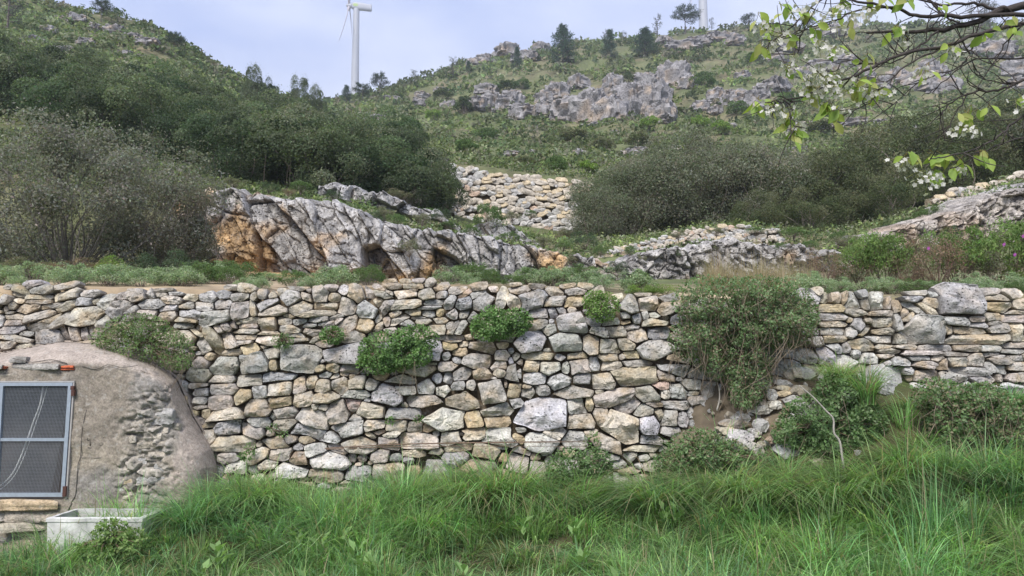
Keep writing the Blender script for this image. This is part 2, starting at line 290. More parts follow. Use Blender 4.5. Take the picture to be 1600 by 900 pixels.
# ================================================================== dry stone wall
# every stone read from the photograph: centre x, y, width, height, angle (right end up), colour key
STL = """45 443 27 12 5 g;4 447 14 8 0 b;23 452 26 10 -25 d;60 451 38 15 -3 g;97 446 36 12 10 d;97 460 42 19 8 b;135 458 32 11 3 b;23 461 28 7 -15 d;54 464 42 8 0 b
4 468 14 16 0 g;22 469 20 9 -5 b;56 471 42 7 3 d;12 477 16 14 30 d;38 482 40 16 3 b;75 478 40 9 13 b;100 477 40 11 28 b;126 471 24 16 10 g;144 469 18 9 25 d;160 471 28 24 0 g
187 461 20 14 10 g;183 483 34 26 15 g;3 481 10 10 0 b;8 488 14 6 0 d;57 493 52 16 18 b;64 504 60 14 22 d;95 498 46 15 38 b;16 494 30 11 0 b;14 504 28 9 0 b;132 494 50 33 5 b
157 505 24 26 -20 g;15 515 38 12 3 g;36 521 22 10 0 g;22 529 50 10 -4 b;74 527 46 24 0 g;97 522 29 10 -62 d;113 521 25 15 -65 b;127 521 24 12 -65 b;140 517 25 13 -50 b
10 538 24 12 5 b;30 541 30 9 0 b;8 550 18 7 0 o;200 490 30 18 20 g;170 520 24 16 -20 b
209 461 30 19 0 b;229 459 18 13 -60 b;248 452 28 6 3 d;247 459 20 9 0 g;268 459 24 9 -5 g;235 475 38 16 0 g;264 468 30 14 -5 b;259 481 29 11 18 g;290 464 24 11 0 b
286 477 24 12 0 b;321 463 26 18 0 g;344 460 21 16 0 g;315 478 30 15 -5 g;345 475 29 16 0 g;357 448 22 9 0 d;380 449 26 14 -12 b;371 465 28 15 5 b;394 462 16 16 0 d
373 483 28 32 0 b;391 481 30 9 -75 b;293 490 40 16 -15 g;289 500 34 8 -5 d;335 496 50 25 10 g;285 508 30 9 0 g;225 491 36 15 0 b;254 494 30 14 5 b;305 520 26 7 -30 b
308 513 20 8 -35 b;338 512 22 11 -45 b;350 509 24 12 -50 b;361 506 18 9 -45 b;369 504 10 6 0 d;332 532 46 18 -58 b;354 532 31 20 -50 b;386 500 28 10 5 b;384 509 30 7 0 b
380 518 44 9 2 b;378 527 38 9 2 b;379 535 25 8 0 b;315 538 26 18 -60 b;360 551 29 10 5 t;389 546 24 19 5 t;324 558 17 14 0 b;312 567 25 16 -5 b;350 572 48 29 0 g
397 569 46 34 0 g;426 552 27 19 10 g;467 560 68 42 0 g;536 552 66 32 5 g;427 570 13 17 0 t;674 551 40 34 10 g
308 586 36 20 0 g;346 593 43 12 0 b;390 594 42 18 2 b;433 589 56 17 8 g;309 603 30 9 0 d;347 608 42 19 0 b;313 612 24 15 0 g;380 619 33 22 40 t;406 613 26 21 5 w
437 610 37 25 10 b;467 605 20 28 0 b;486 598 19 20 0 b;313 626 21 13 0 b;345 630 42 26 2 b;438 628 38 18 8 t;473 624 34 22 12 b;403 638 41 28 0 b;420 626 8 9 0 b;314 637 22 7 0 b
321 646 15 16 0 b;354 649 54 22 8 b;447 644 37 20 3 b;425 651 9 12 0 g;488 655 50 30 -10 b;329 665 30 7 3 d;404 660 35 17 0 g;358 666 46 28 15 g;394 672 58 19 -20 b;421 677 14 12 0 b
365 694 61 26 -3 b;447 666 42 22 0 g;477 674 70 21 -18 g;328 682 26 19 -60 b;430 692 42 20 -3 b;405 695 10 10 0 b;453 687 22 13 0 b;480 686 25 17 20 t;468 698 18 14 0 g
405 710 36 19 25 b;358 715 26 19 0 g;379 710 18 8 0 b;440 709 36 18 0 b;468 716 30 24 10 o;494 704 38 26 0 w;370 730 26 17 0 w;458 734 42 19 0 w;340 735 24 18 0 g
406 459 20 16 0 d;421 460 18 14 0 b;438 455 16 11 0 b;463 450 30 9 -5 d;452 466 33 29 0 g;476 463 27 14 -45 b;497 459 27 26 -10 b;479 453 12 8 0 d;514 449 23 11 3 b
521 464 21 16 0 b;536 453 19 16 -20 g;556 460 27 26 -20 b;573 457 24 14 -50 b;415 476 33 20 20 g;426 485 48 18 8 b;467 481 39 20 18 b;507 478 41 12 3 b;491 490 61 12 5 b
541 477 32 31 0 b;574 483 33 30 0 g;588 473 18 17 0 b;599 459 31 14 -15 b;593 449 26 9 -20 b;418 506 30 23 0 b;441 502 26 15 -10 b;449 493 20 8 -10 b;466 503 22 14 0 g
451 514 37 15 -3 b;496 498 32 13 8 g;524 495 25 8 18 g;481 508 26 8 0 g;503 505 18 8 15 g;487 517 35 14 3 b;514 507 25 12 20 b;542 506 39 22 35 b;527 501 20 11 45 b;569 507 27 25 20 t
590 497 12 15 0 g;593 509 29 11 40 b;417 521 34 8 2 b;416 532 35 14 -5 b;460 524 26 8 0 b;463 532 34 8 0 b;491 529 24 8 35 b;549 528 38 16 15 b;506 537 32 14 -5 b
502 565 10 8 0 g;499 575 19 14 0 b;520 572 24 18 0 t;544 577 28 14 0 b;580 560 30 22 0 b;600 545 30 20 0 g;630 555 32 20 0 g;590 525 30 16 0 b;640 530 34 18 0 b
508 586 20 12 0 w;521 589 20 9 10 b;537 584 16 9 0 b;549 589 11 11 0 b;504 604 27 25 20 b;530 602 29 27 20 b;557 599 29 21 0 b;583 602 23 21 0 g;595 590 24 13 0 t;615 584 12 8 0 g
624 594 55 16 2 b;629 610 43 17 -3 g;604 616 52 37 -5 g;560 616 43 15 0 g;574 624 12 10 0 g;509 621 38 21 10 b;660 579 46 22 3 b;665 604 28 25 0 g;682 591 20 18 0 g;693 610 24 20 0 w
662 627 56 21 -3 b;631 633 13 10 0 b;505 637 17 11 0 b;492 636 12 11 0 b;551 633 25 22 0 o;530 645 40 38 -15 b;579 642 46 25 -5 b;630 647 55 19 -3 w;694 656 66 37 0 w
554 654 25 15 10 g;583 664 33 20 20 b;546 670 52 27 12 g;621 665 33 21 10 b;649 667 25 18 0 b;674 667 32 14 12 o;518 684 30 19 8 w;579 681 20 10 -35 b;591 676 18 8 0 o
612 679 30 12 22 b;563 694 58 25 3 b;606 692 34 19 -8 b;655 690 61 25 -5 b;681 677 11 14 0 b;527 701 35 14 -30 b;514 719 66 28 -10 w;595 712 26 19 0 b;647 707 32 14 0 b
681 705 22 10 0 b;549 716 16 14 0 b;565 716 14 12 0 b;513 741 50 20 0 b;560 738 36 20 0 g;610 735 40 22 0 b
608 437 18 7 0 b;612 446 29 11 0 d;632 438 18 8 0 b;653 437 22 9 0 b;670 441 20 16 15 b;645 446 33 10 0 d;687 447 26 14 8 b;606 456 20 9 -30 b;632 460 39 19 -5 b;644 452 18 6 0 d
666 459 29 19 10 b;690 460 21 14 10 g;713 453 29 13 5 b;747 447 26 14 10 b;726 458 31 9 35 o;747 460 28 14 8 g;771 451 18 10 0 b;634 475 53 16 5 b;676 472 34 11 0 g
703 472 27 17 60 g;724 473 31 21 15 g;757 470 39 30 15 g;670 480 42 6 2 g;783 467 35 17 68 b;803 470 30 20 -45 b;604 477 31 16 42 g;617 490 18 12 20 b;645 488 25 11 -5 t
668 489 21 14 0 g;687 487 14 16 0 t;706 490 23 20 10 w;725 490 21 15 25 g;739 494 18 18 0 g;623 498 35 10 28 b;602 503 14 16 0 b;636 504 23 13 -5 g;654 496 24 6 0 b
661 502 28 8 2 b;689 500 26 11 0 b;702 508 16 11 40 g;709 513 30 11 48 d;719 511 26 12 55 g;684 515 25 18 0 b;608 517 22 11 0 b;701 528 43 8 0 b;707 534 30 5 0 d;732 527 12 10 0 t
703 541 27 16 -8 t;725 538 18 11 10 b;719 550 28 15 8 b;696 556 19 17 0 g;713 563 18 13 0 g;752 544 46 19 -5 b;784 540 19 13 0 t;748 564 51 27 -3 b;784 556 25 19 0 b;798 549 10 10 0 g
698 572 31 18 3 b;664 568 40 9 3 b;779 573 31 20 0 b;798 564 10 14 0 g;755 532 20 9 0 g;770 505 34 20 0 b;800 505 30 20 0 g;790 525 30 16 0 b
699 592 18 21 0 w;722 585 30 21 0 g;754 584 34 22 0 b;780 578 26 22 0 b;804 584 28 29 0 g;717 603 26 16 10 g;736 602 18 21 0 b;768 613 46 40 0 b;803 610 25 25 -10 b;790 600 8 14 0 t
772 591 10 5 0 g;836 591 39 21 -10 w;825 615 25 18 3 b;823 604 16 9 0 b;849 609 23 19 0 g;872 597 37 27 15 g;897 612 62 20 3 b;725 626 52 31 0 b;808 631 27 18 10 g;779 640 53 22 8 b
777 660 41 18 0 t;844 650 80 54 5 w;903 635 30 27 0 w;740 657 32 28 -60 t;705 684 35 22 5 b;741 677 42 17 5 b;722 679 14 9 0 b;717 698 38 13 5 b;783 682 50 28 0 g
808 684 26 12 -25 t;815 671 22 10 0 g;845 689 48 29 -3 w;865 677 40 20 10 b;908 661 45 25 0 b;899 686 34 27 0 w;712 718 36 20 0 g;760 705 36 22 0 b
806 444 18 9 0 b;813 452 35 13 3 d;840 447 25 9 -5 d;833 467 46 31 12 g;866 454 32 14 -3 b;888 446 24 8 8 b;901 454 35 11 3 b;917 446 23 12 -15 b;930 456 28 13 25 b
866 471 37 16 8 b;897 471 31 18 20 t;893 483 15 14 0 t;843 488 29 17 0 g;864 487 24 16 -60 g;877 485 23 12 -30 g;969 464 19 15 0 b;985 476 28 30 0 g;841 505 31 20 15 d
860 515 25 20 20 g;863 502 10 10 0 w;894 506 60 33 -5 w;924 502 30 16 -10 g;957 503 27 11 5 g;978 493 16 13 -5 g;979 504 20 9 0 t;996 498 19 18 0 w;936 519 34 15 -10 g
965 518 34 21 -5 b;988 511 26 10 8 g;833 534 50 29 12 g;883 535 58 33 -3 w;924 538 25 37 0 b;902 556 36 11 8 t;856 547 14 9 0 g;952 542 34 24 -5 b;979 538 31 19 -15 d
842 557 51 14 0 b;806 558 14 14 0 g;876 559 22 13 5 g;951 559 33 14 0 b;973 558 10 10 0 b;990 554 25 14 0 t;813 567 13 14 0 b;829 573 30 22 0 b;861 575 34 27 -10 g;885 575 15 21 -10 w
906 573 38 25 0 b;930 569 20 24 -15 w;957 572 34 14 0 b;996 568 46 14 0 b;808 584 18 26 0 w;940 480 34 24 0 b;945 492 26 14 0 g
911 591 26 19 0 g;945 597 43 29 -3 b;938 613 16 9 0 b;993 588 73 31 0 b;1040 586 31 17 -5 b;961 621 66 26 10 b;1012 614 39 29 -15 g;1031 603 27 14 0 o;1041 617 16 16 0 w
1062 614 29 25 0 w;1083 602 32 18 0 w;1086 614 18 9 0 b;1088 627 28 18 0 b;1057 632 47 17 -3 g;983 636 40 24 25 b;1006 643 34 22 -10 g;1025 632 30 12 -15 d;1031 648 20 22 0 d
941 650 23 31 20 b;970 668 62 46 -10 b;1013 662 33 33 -5 w;1046 653 25 28 -10 g;1066 656 20 23 0 g;1087 645 24 20 0 w;1109 640 25 19 0 g;1087 661 21 15 0 w;1049 675 34 17 0 g
1017 687 35 15 0 w;1000 701 59 11 3 b;948 692 50 25 -25 b;924 677 24 13 0 b;986 713 21 19 0 g;955 713 25 12 0 w;939 709 18 12 0 b;967 725 24 13 0 g;983 736 30 10 0 b
1039 703 16 10 0 w;1005 715 18 10 0 g;974 760 28 36 0 g;920 632 16 21 0 t;920 715 26 18 0 b;1020 730 26 18 0 g
1006 460 24 6 0 d;1014 473 35 21 0 b;1047 465 31 13 10 g;1046 480 34 20 8 b;1010 493 12 17 0 w;1025 492 18 9 -8 w;1022 505 39 15 5 b;997 525 31 25 0 b;1029 520 35 21 10 g
1021 547 57 31 -5 w;1060 561 45 13 -10 b;1054 577 49 21 -5 g;1093 568 18 14 0 d;1091 584 28 17 0 b;1108 610 27 25 0 b;1133 612 19 22 0 g;1142 630 22 25 10 b;1127 647 20 14 0 b
1070 500 34 22 0 g;1070 525 36 22 0 b;1095 545 34 18 0 g;1105 480 40 24 0 b;1110 515 38 26 0 g;1150 490 40 26 0 b;1150 520 38 24 0 g;1130 560 36 22 0 b;1165 555 34 24 0 g;1160 590 34 24 0 b"""
STR = """1267 467 33 27 -10 g;1282 456 15 16 0 b;1292 466 15 19 0 b;1309 466 21 18 5 b;1324 466 23 13 60 b;1336 470 25 27 0 g;1353 458 18 14 0 g;1373 470 28 28 0 w;1358 474 14 22 0 d
1389 473 12 20 0 b;1301 481 41 14 0 t;1305 494 45 13 -2 g;1341 489 39 12 -5 d;1379 490 39 11 3 b;1330 500 10 10 0 b;1306 506 52 11 0 b;1345 507 24 21 40 g;1359 501 16 10 0 d
1383 503 29 17 0 b;1354 516 26 9 42 t;1306 518 47 13 0 g;1332 521 19 20 -30 g;1385 517 33 12 0 b;1305 529 39 12 0 t;1378 530 48 14 -3 g;1350 539 45 21 -20 b;1383 541 35 8 5 b
1280 533 18 16 0 g;1307 544 25 18 0 g;1325 543 17 18 0 g;1340 554 17 15 0 w;1393 548 34 8 0 b;1385 556 32 9 0 b;1294 557 33 25 0 g;1323 566 35 23 0 g;1361 560 32 19 0 w
1208 555 26 29 0 g;1226 546 27 23 0 g;1262 557 36 23 -10 g;1232 576 40 25 0 g;1380 597 68 46 -15 w;1215 500 40 28 0 g;1250 505 40 26 0 b;1230 525 36 20 0 g;1265 485 30 18 0 b;1268 515 30 18 0 g
1270 578 30 20 0 b;1300 590 40 26 0 g;1340 590 30 22 0 g;1345 577 24 14 0 b
1505 471 73 49 -5 g;1436 457 33 9 0 b;1462 461 18 12 -10 w;1432 466 37 12 0 g;1458 472 27 19 0 b;1435 481 46 12 -28 g;1454 484 40 11 -35 b;1405 479 19 20 0 b;1418 488 21 12 40 b
1423 497 24 10 38 t;1406 504 13 29 0 g;1446 514 71 47 0 w;1411 530 20 20 -20 g;1551 456 31 13 0 b;1563 465 43 12 0 b;1588 459 28 17 0 b;1565 479 41 20 0 t;1597 474 20 19 0 b
1494 501 51 15 -5 g;1531 498 28 10 0 b;1555 495 28 14 0 b;1589 488 30 9 5 b;1585 497 37 13 0 d;1535 508 35 10 0 g;1557 505 24 9 15 d;1487 514 15 18 0 t;1519 517 51 13 -3 b
1566 512 39 14 5 b;1592 519 21 33 0 b;1533 530 101 17 0 b;1468 544 57 12 0 g;1514 544 37 13 0 b;1418 542 36 9 0 b;1550 545 35 12 0 g;1585 539 36 9 3 b;1583 549 38 10 0 g
1446 552 66 8 0 b;1503 553 49 10 0 b;1550 554 33 9 0 b;1437 558 35 12 0 g;1466 559 25 15 0 b;1446 570 37 15 0 b;1475 568 21 17 0 b;1498 565 32 17 0 b;1528 563 29 25 10 b
1565 564 41 13 0 b;1560 557 24 6 0 b;1588 560 24 10 0 g;1410 565 28 16 0 w;1548 573 22 13 -40 w;1566 577 22 19 0 w;1590 573 27 15 0 b;1516 580 51 14 0 g;1537 594 36 13 0 w
1563 590 13 14 0 b;1582 592 19 15 0 b;1575 604 45 13 0 w;1573 617 24 19 0 b;1588 618 16 15 0 b;1580 638 22 15 0 w;1490 590 36 18 0 g;1450 588 36 18 0 b;1598 590 14 16 0 g"""
SCOL = {'g': (.42, .405, .385), 'w': (.51, .495, .465), 'b': (.475, .422, .35), 't': (.475, .39, .265), 'd': (.35, .31, .25), 'o': (.46, .345, .265)}
SPIT = {'g': .8, 'w': .85, 'b': .3, 't': .15, 'd': .1, 'o': .1}
rs = np.random.default_rng(11)
def parse(s):
    r = []
    for e in s.replace('\n', ';').split(';'):
        a = e.split()
        if len(a) == 6: r.append((float(a[0]), float(a[1]), float(a[2]), float(a[3]), radians(float(a[4])), a[5]))
    return r
RES = .004; X0, X1, Z0, Z1 = -7.0, 7.0, .0, 2.75
NXc, NZc = int((X1-X0)/RES), int((Z1-Z0)/RES)
own = np.full((NZc, NXc), -1, np.int32); bd = np.full((NZc, NXc), 1.30, np.float32)
stones = []                              # dict per stone in wall-plane metres
MPP = WALLY/FPX
def window(cx, cz, r):
    i0 = max(int((cx-r-X0)/RES), 0); i1 = min(int((cx+r-X0)/RES)+1, NXc); j0 = max(int((cz-r-Z0)/RES), 0); j1 = min(int((cz+r-Z0)/RES)+1, NZc)
    xs = X0+(np.arange(i0, i1)+.5)*RES; zs = Z0+(np.arange(j0, j1)+.5)*RES
    return (slice(j0, j1), slice(i0, i1)), xs[None]-cx, zs[:, None]-cz
def sdist(dx, dz, a, b, ang, p):
    c, s = cos(ang), sin(ang); x = (dx*c+dz*s)/a; z = (-dx*s+dz*c)/b
    return (np.abs(x)**p+np.abs(z)**p)**(1/p)
def put(cx, cz, a, b, ang, key, p, side):
    i = len(stones); stones.append(dict(cx=cx, cz=cz, a=a, b=b, ang=ang, key=key, p=p, side=side))
    w, dx, dz = window(cx, cz, 1.75*max(a, b))
    if dx.size == 0 or dz.size == 0: return
    d = sdist(dx, dz, a, b, ang, p); m = d < bd[w]; bd[w][m] = d[m]; own[w][m] = i
for side, txt in ((0, STL), (1, STR)):
    for (px, py, w, h, ang, key) in parse(txt):
        P = at(px, py, WALLY); put(P[0], P[2], w*MPP*.5*1.0, h*MPP*.5*1.0, ang, key, rs.uniform(3., 6.5), side)
TOPL = np.array([[-1500, 447], [0, 449], [130, 458], [260, 460], [350, 452], [420, 462], [580, 452], [600, 442], [930, 450], [1010, 464], [1060, 467], [1260, 467], [1400, 465], [1470, 458], [1600, 456], [2600, 452]], float)
TPX = at(TOPL[:, 0], TOPL[:, 1], WALLY)
def ztop(x): return np.interp(x, TPX[:, 0], TPX[:, 2])
BR0, BR1 = at(1172, 640, WALLY)[0], at(1262, 640, WALLY)[0]
def fill(n, wr, hr, ov):
    for _ in range(n):
        x = rs.uniform(X0+.2, X1-.2); zb = np.interp(x, GBX[:, 0], GBX[:, 2])-.12; zt = ztop(x)-.02
        b = rs.uniform(*hr)/2; a = max(rs.uniform(*wr)/2, b); z = rs.uniform(zb, zt-b) if zt-b > zb else zb
        if BR0 < x < BR1 and z < 1.42: continue
        ang = rs.normal(0, .12)
        w, dx, dz = window(x, z, max(a, b))
        if dx.size == 0 or dz.size == 0: continue
        inside = sdist(dx, dz, a, b, ang, 3) < 1; occ = (bd[w] < 1.06) & inside
        if occ.sum() > ov*inside.sum(): continue
        key = rs.choice(list('ggwbbbbtd')); put(x, z, a, b, ang, key, rs.uniform(3, 6), 0 if x < (BR0+BR1)/2 else 1)
fill(2600, (.22, .40), (.12, .22), .04); fill(5000, (.14, .28), (.08, .15), .05); fill(9000, (.08, .16), (.05, .09), .06); fill(9000, (.045, .09), (.03, .055), .10)
def polycut(P, a, b, ang, rng, n0=5, n1=9, tol=.11):
    """straight-sided outline: keep a few corners of the star-shaped outline and run straight lines between them"""
    K = len(P); keep = {0}; far = int(np.argmax(((P-P[0])**2).sum(1))); keep.add(far); nmax = int(rng.integers(n0, n1)); tol = tol*min(a, b)
    while len(keep) < nmax:
        ks = sorted(keep); best = (0, None)
        for i, k0 in enumerate(ks):
            k1 = ks[(i+1) % len(ks)]; span = (k1-k0) % K or K
            if span < 2: continue
            idx = (k0+np.arange(1, span)) % K; d = P[k1]-P[k0]; nrm = np.array([-d[1], d[0]])/max(np.hypot(*d), 1e-6); e = np.abs((P[idx]-P[k0])@nrm); j = int(np.argmax(e))
            if e[j] > best[0]: best = (e[j], int(idx[j]))
        if best[1] is None or best[0] < tol: break
        keep.add(best[1])
    ks = sorted(keep); Q = P.copy()
    for i, k0 in enumerate(ks):
        k1 = ks[(i+1) % len(ks)]; span = (k1-k0) % K or K
        for j in range(1, span): Q[(k0+j) % K] = P[k0]+(P[k1]-P[k0])*j/span
    R_ = .12*np.roll(Q, 1, 0)+.76*Q+.12*np.roll(Q, -1, 0)
    return R_
def stone_shape(K, r, a, b, ang, depth, rng, rough=1.0, flat=1.0):
    x = r[:, 0]; z = r[:, 1]; mn = min(a, b); B = np.clip(mn*rng.uniform(.35, .75)*flat, .012, .085)
    S_ = np.array([1, 1, .965, .90, .78, .60, .40, .2]); prof = np.array([0, 0, rng.uniform(.45, .7), rng.uniform(.78, .92), .97, 1, 1, 1.])
    X = S_[:, None]*x[None]; Z = S_[:, None]*z[None]; O = B*prof[:, None]+0*X
    for j in range(rng.integers(2, 6)):                    # broken faces
        t = rng.uniform(0, 2*pi) if j else rng.uniform(.3, pi-.3); dn = (np.cos(t)*X/a+np.sin(t)*Z/b)
        O = np.minimum(O, B*(1.0-rng.uniform(.6, 1.8)*np.clip(dn-rng.uniform(-.15, .6), 0, 3)))
    O = np.maximum(O, -.02)+X*rng.normal(0, .15)+Z*rng.normal(-.12, .16)
    O[0] = -depth; X[0] *= .8; Z[0] *= .8
    V = np.stack([X, -O, Z], -1); V = np.concatenate([V.reshape(-1, 3), [[0, -(O[-1].mean()), 0]]])
    off = rng.uniform(0, 100, 3); sc = 1/np.clip(2.0*mn, .05, .26)
    nz = fbm(V*sc*1.6+off, 1, 5, .66); rg = 1-np.abs(vn(V*sc*2.1+off+30, 4)); V[:, 1] -= (nz*1.0-rg**5*1.1)*min(.026, .2*mn)*rough
    V[:, 0] += fbm(V*sc*3.4+off+50, 2, 2)*.035*mn; V[:, 2] += fbm(V*sc*3.4+off+90, 3, 2)*.05*mn
    R = len(S_); F = grid_faces(R, K, True)[:, ::-1]; k = np.arange(K); F3 = np.stack([(R-1)*K+k, 0*k+R*K, (R-1)*K+(k+1) % K], -1)
    return V, F, F3
def stone_col(V, key, rng):
    base = np.array(SCOL[key])*np.exp(rng.normal(0, .14))*(1+rng.normal(0, .012, 3)); base[2] *= 1+rng.normal(0, .05)
    tone = fbm(V*9+rng.uniform(0, 50, 3), 7, 3)[:, None]; warm = np.array([.44, .33, .20]); kk = np.clip(tone*1.2-.1, 0, .6)*(.45 if key in 'gw' else 1)
    grey = np.array([.36, .35, .335]); kg = np.clip(-tone*1.2-.25, 0, .6); colr = base*(1-kk)+warm*kk; colr = colr*(1-kg)+grey*kg
    return np.concatenate([colr, np.full((len(V), 1), SPIT[key]*rng.uniform(.5, 1.2))], 1)
def build_stone(i):
    s = stones[i]; rng = np.random.default_rng(1000+i); a, b, ang, p = s['a'], s['b'], s['ang'], s['p']
    K = 30 if max(a, b) > .075 else 12
    th = np.arange(K)*2*pi/K; c, sn = cos(ang), sin(ang)
    sup = (np.abs(np.cos(th))**p+np.abs(np.sin(th))**p)**(-1/p); ex, ez = a*np.cos(th)*sup, b*np.sin(th)*sup
    ux, uz = ex*c-ez*sn, ex*sn+ez*c
    ts = np.linspace(.3, 1.3, 56); PX = s['cx']+ux[:, None]*ts; PZ = s['cz']+uz[:, None]*ts
    ii = np.clip(((PX-X0)/RES).astype(int), 0, NXc-1); jj = np.clip(((PZ-Z0)/RES).astype(int), 0, NZc-1)
    ok = own[jj, ii] == i; first = np.where(ok.all(1), len(ts)-1, np.argmin(ok, 1)); r = ts[np.maximum(first-1, 0)]
    P = polycut(np.stack([ux*r, uz*r], -1), a, b, ang, rng)
    ln = np.linalg.norm(P, axis=1, keepdims=True); P = P*(1-np.minimum(.002/np.maximum(ln, .01), .2))
    V, F, F3 = stone_shape(K, P, a, b, ang, min(.30, .12+1.2*min(a, b)), rng)
    return V, F, F3, stone_col(V, s['key'], rng)
walls = []
WL = ['long grey and tan dry stone wall with a plastered hut built into its end', 'stretch of flat-coursed dry stone wall with a big rounded boulder on top']
for side in (0, 1):
    w = thing('dry_stone_wall', WL[side], 'wall', (0, WALLY, 0), 'dry stone terrace walls'); walls.append(w)
    ids = [i for i, s in enumerate(stones) if s['side'] == side]
    PXs = {}
    def shows(i):
        s = stones[i]; return s['a']*s['b']*(1 if -5.1 < s['cx'] < 5.1 else .15)
    ids.sort(key=lambda i: -shows(i)); rest = Acc()
    for n, i in enumerate(ids):
        s = stones[i]; V, F, F3, c4 = build_stone(i); rng = np.random.default_rng(7000+i)
        oy = rng.normal(0, .018)+.05*(s['cz']-1.2)-(.03 if min(s['a'], s['b']) > .1 else 0)
        if n < 298: obj('stone', mesh('stone', V, [F, F3], c4, M_STONE, True, 24), w, (s['cx'], oy, s['cz']))
        else: rest.add(V+np.array([s['cx'], oy+.02, s['cz']]), [F, F3], c4)
    if rest.n: r = obj('small_stones', rest.mesh('small_stones', M_STONE, True, 24), w); r['kind'] = 'stuff'
    xs = np.linspace(X0, (BR0+BR1)/2, 90) if side == 0 else np.linspace((BR0+BR1)/2, X1, 70)
    prof = []
    zz_ = np.linspace(0, 1, 14)
    zt = ztop(xs)-.09; Vc = np.stack([np.repeat(xs[None], 16, 0), np.concatenate([np.full((14, len(xs)), .13), np.full((1, len(xs)), .2), np.full((1, len(xs)), .55)]),
         np.concatenate([zz_[:, None]*(zt[None]+.1)-.1, zt[None]+.02, zt[None]+.03])], -1).reshape(-1, 3)
    Vc[:, 1] += fbm(Vc*9, 3, 3)*.03
    obj('rubble_core', mesh('rubble_core', Vc, grid_faces(16, len(xs)), np.array([.16, .125, .085, .2]), M_STONE), w)
# stones lying in the breach between the two stretches
FALL = """1190 640 34 14 0 w;1212 633 22 13 0 w;1225 599 28 9 -8 g;1225 607 26 8 -5 b;1224 615 22 9 0 b;1243 609 18 12 20 b;1238 625 24 13 0 w;1252 632 26 18 15 g;1158 654 28 16 0 g
1151 662 50 14 3 b;1155 682 38 19 -10 w;1182 677 16 13 0 w;1170 702 46 24 -15 w;1225 706 26 20 -15 w;1207 688 16 11 0 o;1281 723 24 13 0 b;1268 645 24 26 0 g;1196 600 20 16 0 g;1206 617 18 16 0 g;1135 672 26 14 0 b;1130 690 22 14 0 g;1190 662 18 10 0 b"""
for k, (px, py, w, h, ang, key) in enumerate(parse(FALL)):
    x_, y_, z_ = ray(px, py); sl_ = z_/y_; g_ = float(ground_z(x_/y_*7, 6.75))-.05; yb = 6.75+.95*float(np.clip((EYE+6.75*sl_-g_)/(1.72-g_-.95*sl_), 0, .95))-.05; P = at(px, py, yb); rng = np.random.default_rng(300+k); m = yb/FPX/2*1.12; a, b = w*m, h*m
    th = np.arange(26)*2*pi/26; p = 2.8; sup = (np.abs(np.cos(th))**p+np.abs(np.sin(th))**p)**(-1/p)*(1+rng.normal(0, .05, 26)); ex, ez = a*np.cos(th)*sup, b*np.sin(th)*sup
    V, F, F3 = stone_shape(26, polycut(np.stack([ex*cos(ang)-ez*sin(ang), ex*sin(ang)+ez*cos(ang)], -1), a, b, ang, rng), a, b, ang, .16, rng)
    o = obj('fallen_stone', mesh('fallen_stone', V, [F, F3], stone_col(V, key, rng), M_STONE, True, 24), None, P)
    big = k in (9,)
    tag(o, 'flat tan slab bridging a dark hollow in the collapsed gap' if big else ('loose pale stone lying high in the collapsed gap under the overhanging bush' if py < 645 else 'loose pale stone lying low in the collapsed gap near the bramble'), 'stone', None if big else 'loose stones in the collapsed gap')
# soil slope in the breach
bx = np.linspace(BR0-.75, BR1+.65, 60); bz = np.linspace(0, 1, 40); BX, BT = np.meshgrid(bx, bz)
edge = np.clip(np.minimum(BX-bx[0], bx[-1]-BX)/.5, 0, 1)
BY = 6.75+BT*.95+(1-edge)*.5*(1-BT)+.10*(1-edge); BZ = ground_z(BX, 6.75+0*BX)-.05+BT*(1.72-ground_z(BX, 6.75+0*BX))
Vb = np.stack([BX, BY, BZ], -1).reshape(-1, 3); Vb[:, 1] += fbm(Vb*7, 2, 5, .6)*.07+.02
nb = fbm(Vb*8, 5, 3)[:, None]
o = obj('soil_bank', mesh('soil_bank', Vb, grid_faces(40, 60), np.array([.13, .105, .075])*(1+.6*nb), M_SOIL)); o['kind'] = 'structure'

A = Acc(); rg = np.random.default_rng(88)
for k in range(170):
    i, j = rg.integers(4, 36), rg.integers(6, 54); P = Vb.reshape(40, 60, 3)[i, j]+rg.normal(0, .02, 3); r = .014+.06*rg.random()**2.2; K = 10; th = np.arange(K)*2*pi/K
    V, F, F3 = stone_shape(K, np.stack([r*1.3*np.cos(th), r*np.sin(th)], -1)*(1+rg.normal(0, .1, (K, 1))), r*1.3, r, 0, r, rg); key = rg.choice(list('ggwbbd')); A.add(V+P+np.array([0, -.01, 0]), [F, F3], (*SCOL[key], .2))
g = obj('gravel', A.mesh('gravel', M_STONE, True, 24)); tag(g, 'small broken stones strewn over the soil of the collapsed gap', 'gravel', None, 'stuff')
# ================================================================== plastered hut built into the wall
HY = 6.95
def poly_dist(px, py, Q):               # signed distance to a polygon (inside positive)
    Q = np.asarray(Q, float); d = np.full(px.shape, 1e9); ins = np.zeros(px.shape, bool)
    for (x0, y0), (x1, y1) in zip(Q, np.roll(Q, -1, 0)):
        vx, vy = x1-x0, y1-y0; t = np.clip(((px-x0)*vx+(py-y0)*vy)/(vx*vx+vy*vy+1e-9), 0, 1)
        d = np.minimum(d, np.hypot(px-x0-t*vx, py-y0-t*vy))
        cnd = ((y0 > py) != (y1 > py)); ins ^= cnd & (px < (x1-x0)*(py-y0)/(y1-y0+1e-12)+x0)
    return np.where(ins, d, -d)
HOUT = [(-420, 960), (-400, 720), (-330, 620), (-200, 572), (0, 552), (60, 540), (95, 534), (150, 537), (200, 549), (250, 571), (277, 592), (290, 620), (302, 650), (318, 676), (334, 700), (342, 730), (338, 775), (330, 960)]
